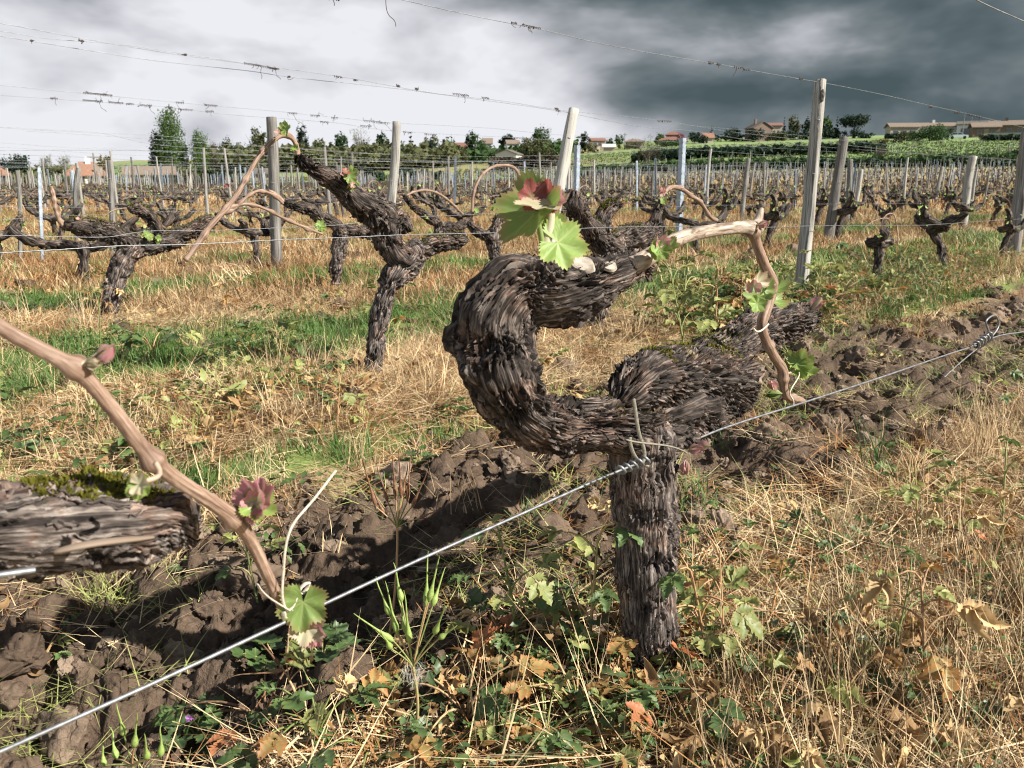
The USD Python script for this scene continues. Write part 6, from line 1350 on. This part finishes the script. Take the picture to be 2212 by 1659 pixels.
H_('dark shrubs along the foot of the left slope', [(-60, 120), (150, 122)], 1.6, 1.2, 1800, 22, F_OLIVE)
# vines and stakes of the far slopes
def slopes():
    g = np.random.default_rng(31); pts = []
    for zone, (u0, u1, r0, r1, a, sp, al) in enumerate([(1235, 2300, 103, 144, .10, 4.2, 1.5), (1235, 1880, 152, 214, .14, 4.6, 1.6), (1860, 2300, 112, 200, .55, 3.8, 1.4), (520, 1235, 108, 175, .05, 3.0, 1.6), (-100, 560, 130, 260, .30, 3.0, 2.2)]):
        d = np.array([math.cos(a), math.sin(a)]); nrm = np.array([-d[1], d[0]])
        ii, jj = np.meshgrid(np.arange(-160, 260), np.arange(-260, 260))
        p = d * (jj.ravel()[:, None] * al) + nrm * (ii.ravel()[:, None] * sp) + g.normal(0, .10, (ii.size, 2))
        r = np.hypot(p[:, 0], p[:, 1]); u = uof(p[:, 0], p[:, 1]); ok = (p[:, 1] > 20) & (r > r0) & (r < r1) & (u > u0) & (u < u1)
        if zone == 3: ok &= ~((r > 150) & (u < 980))
        pts.append(p[ok])
    return np.vstack(pts)
sl = slopes(); g = np.random.default_rng(32); n = len(sl); sz = ground_z(sl[:, 0], sl[:, 1])
vinelet = []
for k in range(3):
    gg = np.random.default_rng(k + 50); p = gg.normal(0, 1, (22, 3)) * [.34, .16, .16] + [0, 0, .42]; vinelet.append((leaf_cloud(gg, p, np.tile([0, 0, .5], (22, 1)), .20), [F_BRIGHT, F_OLIVE, F_BRIGHT][k], None, False))
scatter('slope_vines', vinelet, np.column_stack([sl, sz]), g.uniform(-.3, .3, n), g.uniform(.5, .85, n), label='rows of green vines on the far slopes')
k = g.random(n) < .16; pst = box(-.03, .03, -.03, .03, 0, 1.15)
scatter('slope_stakes', [(pst, POST_G, None, False)], np.column_stack([sl, sz])[k], g.uniform(0, 6.28, k.sum()), g.uniform(.85, 1.15, k.sum()), None, g.normal(0, .05, k.sum()), g.normal(0, .05, k.sum()), label='pale stakes on the far slopes')

# ---- houses
def flat(name, c, v=.12, s=3.0, rough=.85): return ramp_mat(name, [(0, tuple(x * (1 - v) for x in c)), (1, tuple(min(1, x * (1 + v)) for x in c))], 'noise', rough, (s, s, s))
WALL_W, WALL_C, WALL_T, WALL_B = flat('white_render', (.46, .44, .41)), flat('cream_render', (.30, .26, .20)), flat('tan_render', (.20, .165, .13)), flat('brick_wall', (.13, .088, .068))
ROOF_O, ROOF_R, ROOF_T, ROOF_D = flat('orange_tiles', (.20, .105, .068), .4, 2.), flat('red_tiles', (.15, .075, .056), .4, 2.), flat('weathered_tiles', (.15, .115, .088), .4, 2.), flat('dark_tiles', (.10, .085, .075), .25, 2.)
GLASS = M('window_glass', {'p': ('principled_bsdf', {'base_color': (.03, .035, .045), 'roughness': .12, 'specular_ior_level': .6})}, [])
SHUT = flat('shutter_paint', (.20, .16, .13)); STONE = ramp_mat('stone_wall', [(0, (.14, .13, .12)), (1, (.34, .32, .29))], 'noise', .9, (2, 2, 4), bump=.5, bdist=.05)
def house(label, u0, u1, v_ridge, v_eave, rad, roof, wall, kind='side', depth=.7, yaw=0.0, windows=(), door=None, chimney=None, name='house'):
    """u0..u1 and ridge, eave in photo pixels; windows: (x 0..1, z 0..1, w, h in metres) on the facing wall"""
    uc = (u0 + u1) / 2; b, m, zr = px_frame(uc, v_ridge, rad); _, _, ze = px_frame(uc, v_eave, rad)
    W = (u1 - u0) * m; D = max(W * depth, 3.0); h = max(ze - b[2], 1.2); rh = max(zr - ze, .5)
    face = math.atan2(b[0], b[1]); rz = -face + yaw
    th = thing(name, label, 'house', b)
    def put(nm, mesh, mat, par=th): return part(par, nm, xform(mesh, b, rz)[:2], mat, smooth=False)
    x0, x1 = -W / 2, W / 2; ov = .35
    if kind == 'front':                     # gable towards the camera
        pts = np.array([[x0, 0, -1.5], [x1, 0, -1.5], [x1, 0, h], [0, 0, h + rh], [x0, 0, h]]); v = np.vstack([pts, pts + [0, D, 0]])
        f = [[0, 1, 2], [0, 2, 4], [2, 3, 4], [5, 7, 6], [5, 9, 7], [7, 9, 8], [0, 4, 9], [0, 9, 5], [1, 6, 7], [1, 7, 2]]
        put('wall', (v, np.array(f)), wall)
        for sg in (-1, 1):
            e = np.array([sg * (W / 2 + ov), 0, h - rh * 2 * ov / W]); r_ = np.array([0, 0, h + rh]); up = np.array([0, 0, .16])
            v = np.array([e + [0, -ov, .03], r_ + [0, -ov, .03], r_ + [0, D + ov, .03], e + [0, D + ov, .03]]); put('roof', (np.vstack([v, v + up]), np.array([[0, 1, 2], [0, 2, 3], [4, 6, 5], [4, 7, 6], [0, 4, 5], [0, 5, 1], [2, 6, 7], [2, 7, 3], [0, 3, 7], [0, 7, 4], [1, 5, 6], [1, 6, 2]])), roof)
    else:                                   # ridge across the view; 'hip' pulls its ends in
        put('wall', box(x0, x1, 0, D, -1.5, h), wall)
        if kind == 'side':
            for sx, xs in (('a', x0), ('b', x1)): put('gable', (np.array([[xs, 0, h + .002], [xs, D, h + .002], [xs, D / 2, h + rh]]) , np.array([[0, 1, 2], [0, 2, 1]])), wall)
        rx = .0 if kind == 'side' else min(D * .45, W * .4)
        for sg in (-1, 1):
            y0 = D / 2 + sg * (D / 2 + ov); ed = h - rh * 2 * ov / D
            v = np.array([[x0 - ov, y0, ed], [x1 + ov, y0, ed], [x1 + ov - rx - (0 if rx == 0 else ov), D / 2, h + rh], [x0 - ov + rx + (0 if rx == 0 else ov), D / 2, h + rh]]) + [0, 0, .03]
            put('roof', (np.vstack([v, v + [0, 0, .16]]), np.array([[0, 1, 2], [0, 2, 3], [4, 6, 5], [4, 7, 6], [0, 4, 5], [0, 5, 1], [1, 5, 6], [1, 6, 2], [2, 6, 7], [2, 7, 3], [3, 7, 4], [3, 4, 0]])), roof)
        if rx:
            for sg in (-1, 1):
                xe = sg * (W / 2 + ov); v = np.array([[xe, -ov, h], [xe, D + ov, h], [sg * (W / 2 - rx), D / 2, h + rh + .03]]); put('roof', (np.vstack([v, v + [0, 0, .16]]), np.array([[0, 1, 2], [3, 5, 4], [0, 3, 4], [0, 4, 1], [1, 4, 5], [1, 5, 2], [2, 5, 3], [2, 3, 0]])), roof)
    for (fx, fz, ww, wh) in windows:
        xc, zc = x0 + W * fx, h * fz
        fr = put('window', box(xc - ww / 2 - .08, xc + ww / 2 + .08, -.06, .0 - .003, zc - wh / 2 - .08, zc + wh / 2 + .08), SHUT); put('pane', box(xc - ww / 2, xc + ww / 2, -.075, -.061, zc - wh / 2, zc + wh / 2), GLASS, fr)
    if door: put('door', box(x0 + W * door - .5, x0 + W * door + .5, -.05, -.003, -1.0, 2.0), SHUT)
    if chimney is not None: xc = x0 + W * chimney; put('chimney', box(xc - .3, xc + .3, D / 2 - .3, D / 2 + .3, h + rh * .5, h + rh + .8), wall)
    return th
house('low house with orange hipped roof behind the pale post', 150, 226, 376, 399, 118, ROOF_O, WALL_W, 'hip', .6, 0, ((.3, .5, 1.0, 1.0), (.62, .5, .7, 1.0)), .8, .55)
house('corner of an orange roofed house at the left edge', -45, 14, 390, 410, 112, ROOF_O, WALL_T, 'hip', .6, 0, ((.8, .5, .8, .9),))
house('long low house with brown roof behind the blossoming tree', 274, 372, 376, 390, 124, ROOF_T, WALL_C, 'side', .4, 0, ((.25, .4, .9, .8), (.6, .4, .9, .8)))
house('low shed with grey roof right of the clipped hedge block', 548, 590, 397, 401, 112, ROOF_D, WALL_T, 'side', .5)
house('house with dark roof edge and white gable in the trees', 1068, 1116, 324, 333, 205, ROOF_D, WALL_W, 'front', .8, -.35, ((.5, .5, .9, 1.2), (.75, .5, .8, 1.0)))
house('cream house with pink roof left of the big green tree', 975, 1008, 309, 317, 232, ROOF_R, WALL_C, 'side', .6, 0, ((.4, .5, .9, .9),))
house('pale house half hidden right of the big green tree', 1044, 1062, 299, 309, 238, ROOF_T, WALL_W, 'side', .7, 0, ((.5, .55, .9, 1.1),))
house('white house under the flat-topped pine', 1096, 1122, 303, 310, 242, ROOF_T, WALL_W, 'side', .7, .2, ((.3, .5, .8, 1.0), (.7, .5, .8, 1.0)))
house('cream two-storey house with red roof right of the leaning post', 1279, 1308, 299, 304, 246, ROOF_R, WALL_C, 'side', .7, .25, ((.25, .7, .8, 1.0), (.6, .7, .8, 1.0), (.25, .3, .8, 1.0)), .8)
house('small white roofed shed below the cream house', 1304, 1328, 313, 318, 232, WALL_W, WALL_C, 'side', .5)
house('pale pink roofed house left of the leafless lone tree', 1352, 1390, 301, 306, 244, ROOF_T, WALL_C, 'hip', .6, 0, ((.3, .4, .8, .8), (.7, .4, .8, .8)))
house('lower tier of the house with stepped red roofs', 1426, 1476, 296, 303, 238, ROOF_R, WALL_B, 'hip', .7, 0, ((.3, .45, 1.2, .9), (.7, .45, 1.2, .9)))
house('upper tier of the house with stepped red roofs', 1440, 1470, 285, 291, 243, ROOF_R, WALL_B, 'hip', .7, 0, ((.5, .8, 1.0, .9),))
house('house with bright orange roof among dark trees', 1522, 1542, 288, 297, 246, ROOF_O, WALL_C, 'side', .7, .2)
house('dark gabled house among the crest trees', 1628, 1672, 263, 276, 252, ROOF_D, WALL_B, 'front', .9, .5, ((.5, .7, 1.0, 1.0),), None, .3)
house('red roofed crest house left of the bluish conifer', 1656, 1690, 266, 271, 256, ROOF_R, WALL_C, 'side', .7, .2)
house('tan roofed long house with white gable, left of the pair', 1926, 1986, 266, 274, 240, ROOF_T, WALL_C, 'side', .55, .35, ((.2, .5, 1.0, 1.0), (.5, .5, 1.0, 1.0), (.8, .5, .8, 1.0)))
house('long tan roofed house with large white gable, right of the pair', 1972, 2066, 265, 273, 247, ROOF_T, WALL_W, 'side', .5, .30, ((.2, .5, 1.0, 1.0), (.45, .5, 1.0, 1.0), (.85, .55, 1.1, 1.2)), None, .55)
house('open barn with flat dark roof and white walls', 2072, 2130, 262, 268, 245, ROOF_D, WALL_W, 'side', .5, -.1, ((.3, .4, 2.0, 1.6), (.7, .4, 2.0, 1.6)), name='barn')
house('brick house with tan roof behind the stone wall', 2106, 2160, 265, 274, 236, ROOF_T, WALL_B, 'side', .6, .25, ((.25, .5, .9, 1.0), (.75, .5, .9, 1.0)), .5)
house('long brick house with tan roof at the right edge', 2146, 2240, 260, 270, 240, ROOF_T, WALL_B, 'side', .5, .1, ((.15, .5, 1.0, 1.0), (.4, .5, 1.0, 1.0), (.62, .5, 1.0, 1.0)), None, .35)
# stone wall, poles, car
def on_slope(u, rad): b, m, _ = px_frame(u, 300, rad); return b, m
sw = []
for u in np.arange(2134, 2260, 6.): a, m = on_slope(u, 226); c, _ = on_slope(u + 6, 226); sw.append(xform(box(0, np.linalg.norm((c - a)[:2]) + .02, -.15, .15, -.6, 1.15), a, math.atan2(c[1] - a[1], c[0] - a[0]))[:2])
th = thing('stone_wall', 'grey stone wall with dark coping in front of the brick houses', 'wall', on_slope(2134, 226)[0]); part(th, 'wall', cat(*sw), STONE, smooth=False)
cp_ = []
for u in np.arange(2134, 2260, 6.): a, m = on_slope(u, 226); c, _ = on_slope(u + 6, 226); cp_.append(xform(box(0, np.linalg.norm((c - a)[:2]) + .02, -.22, .22, 1.152, 1.36), a, math.atan2(c[1] - a[1], c[0] - a[0]))[:2])
part(th, 'coping', cat(*cp_), ROOF_D, smooth=False)
POLE = flat('pole_wood', (.16, .145, .13))
for u, vt, rad, lab in ((201, 330, 104, 'thin grey utility pole over the orange roofed house'), (2084, 248, 228, 'dark utility pole in front of the open barn'), (1350, 287, 240, 'thin pole beside the neat round green tree'), (2100, 252, 250, 'utility pole behind the open barn')):
    b, m, zt = px_frame(u, vt, rad); th = thing('utility_pole', lab, 'pole', b); part(th, 'shaft', tube([b - [0, 0, .5], [b[0], b[1], zt]], [.13, .09], .5, 8)[:2], POLE)
    part(th, 'crossarm', xform(box(-.6, .6, -.05, .05, -.06, .06), (b[0], b[1] - .14, zt - .45), -math.atan2(b[0], b[1]))[:2], POLE, smooth=False)
CAR_P = M('white_car_paint', {'p': ('principled_bsdf', {'base_color': (.75, .75, .74), 'roughness': .3, 'coat_weight': .6})}, []); RUB = flat('tyre_rubber', (.02, .02, .02))
b, m = on_slope(2070, 224); th = thing('parked_car', 'white car parked between the big bush and the open barn', 'car', b)
def carprof(pts, w0, w1, mat, nm, inset=0):
    from shapely.geometry import Polygon
    mm = trimesh.creation.extrude_polygon(Polygon(pts), w1 - w0, engine='earcut'); v = np.array(mm.vertices); v = np.stack([v[:, 0], v[:, 2] + w0, v[:, 1]], 1); return part(th, nm, xform((v, mm.faces), b, -math.atan2(b[0], b[1]))[:2], mat, smooth=False)
carprof([(-2, .3), (2, .3), (2.05, .62), (1.9, .82), (1.0, .92), (.45, 1.40), (-1.1, 1.45), (-1.85, .95), (-2.05, .8)], -.85, .85, CAR_P, 'body')
carprof([(.92, .93), (.42, 1.34), (-.2, 1.37), (-.2, .93)], -.865, .865, GLASS, 'window'); carprof([(-.28, .93), (-.28, 1.37), (-1.05, 1.39), (-1.6, .96)], -.865, .865, GLASS, 'window')
for wx in (-1.25, 1.25):
    for wy in (-.8, .8):
        c = trimesh.creation.cylinder(.32, .2, sections=18); v = np.array(c.vertices)[:, [0, 2, 1]] + [wx, wy, .32]; part(th, 'wheel', xform((v, c.faces), b, -math.atan2(b[0], b[1]))[:2], RUB, smooth=30)
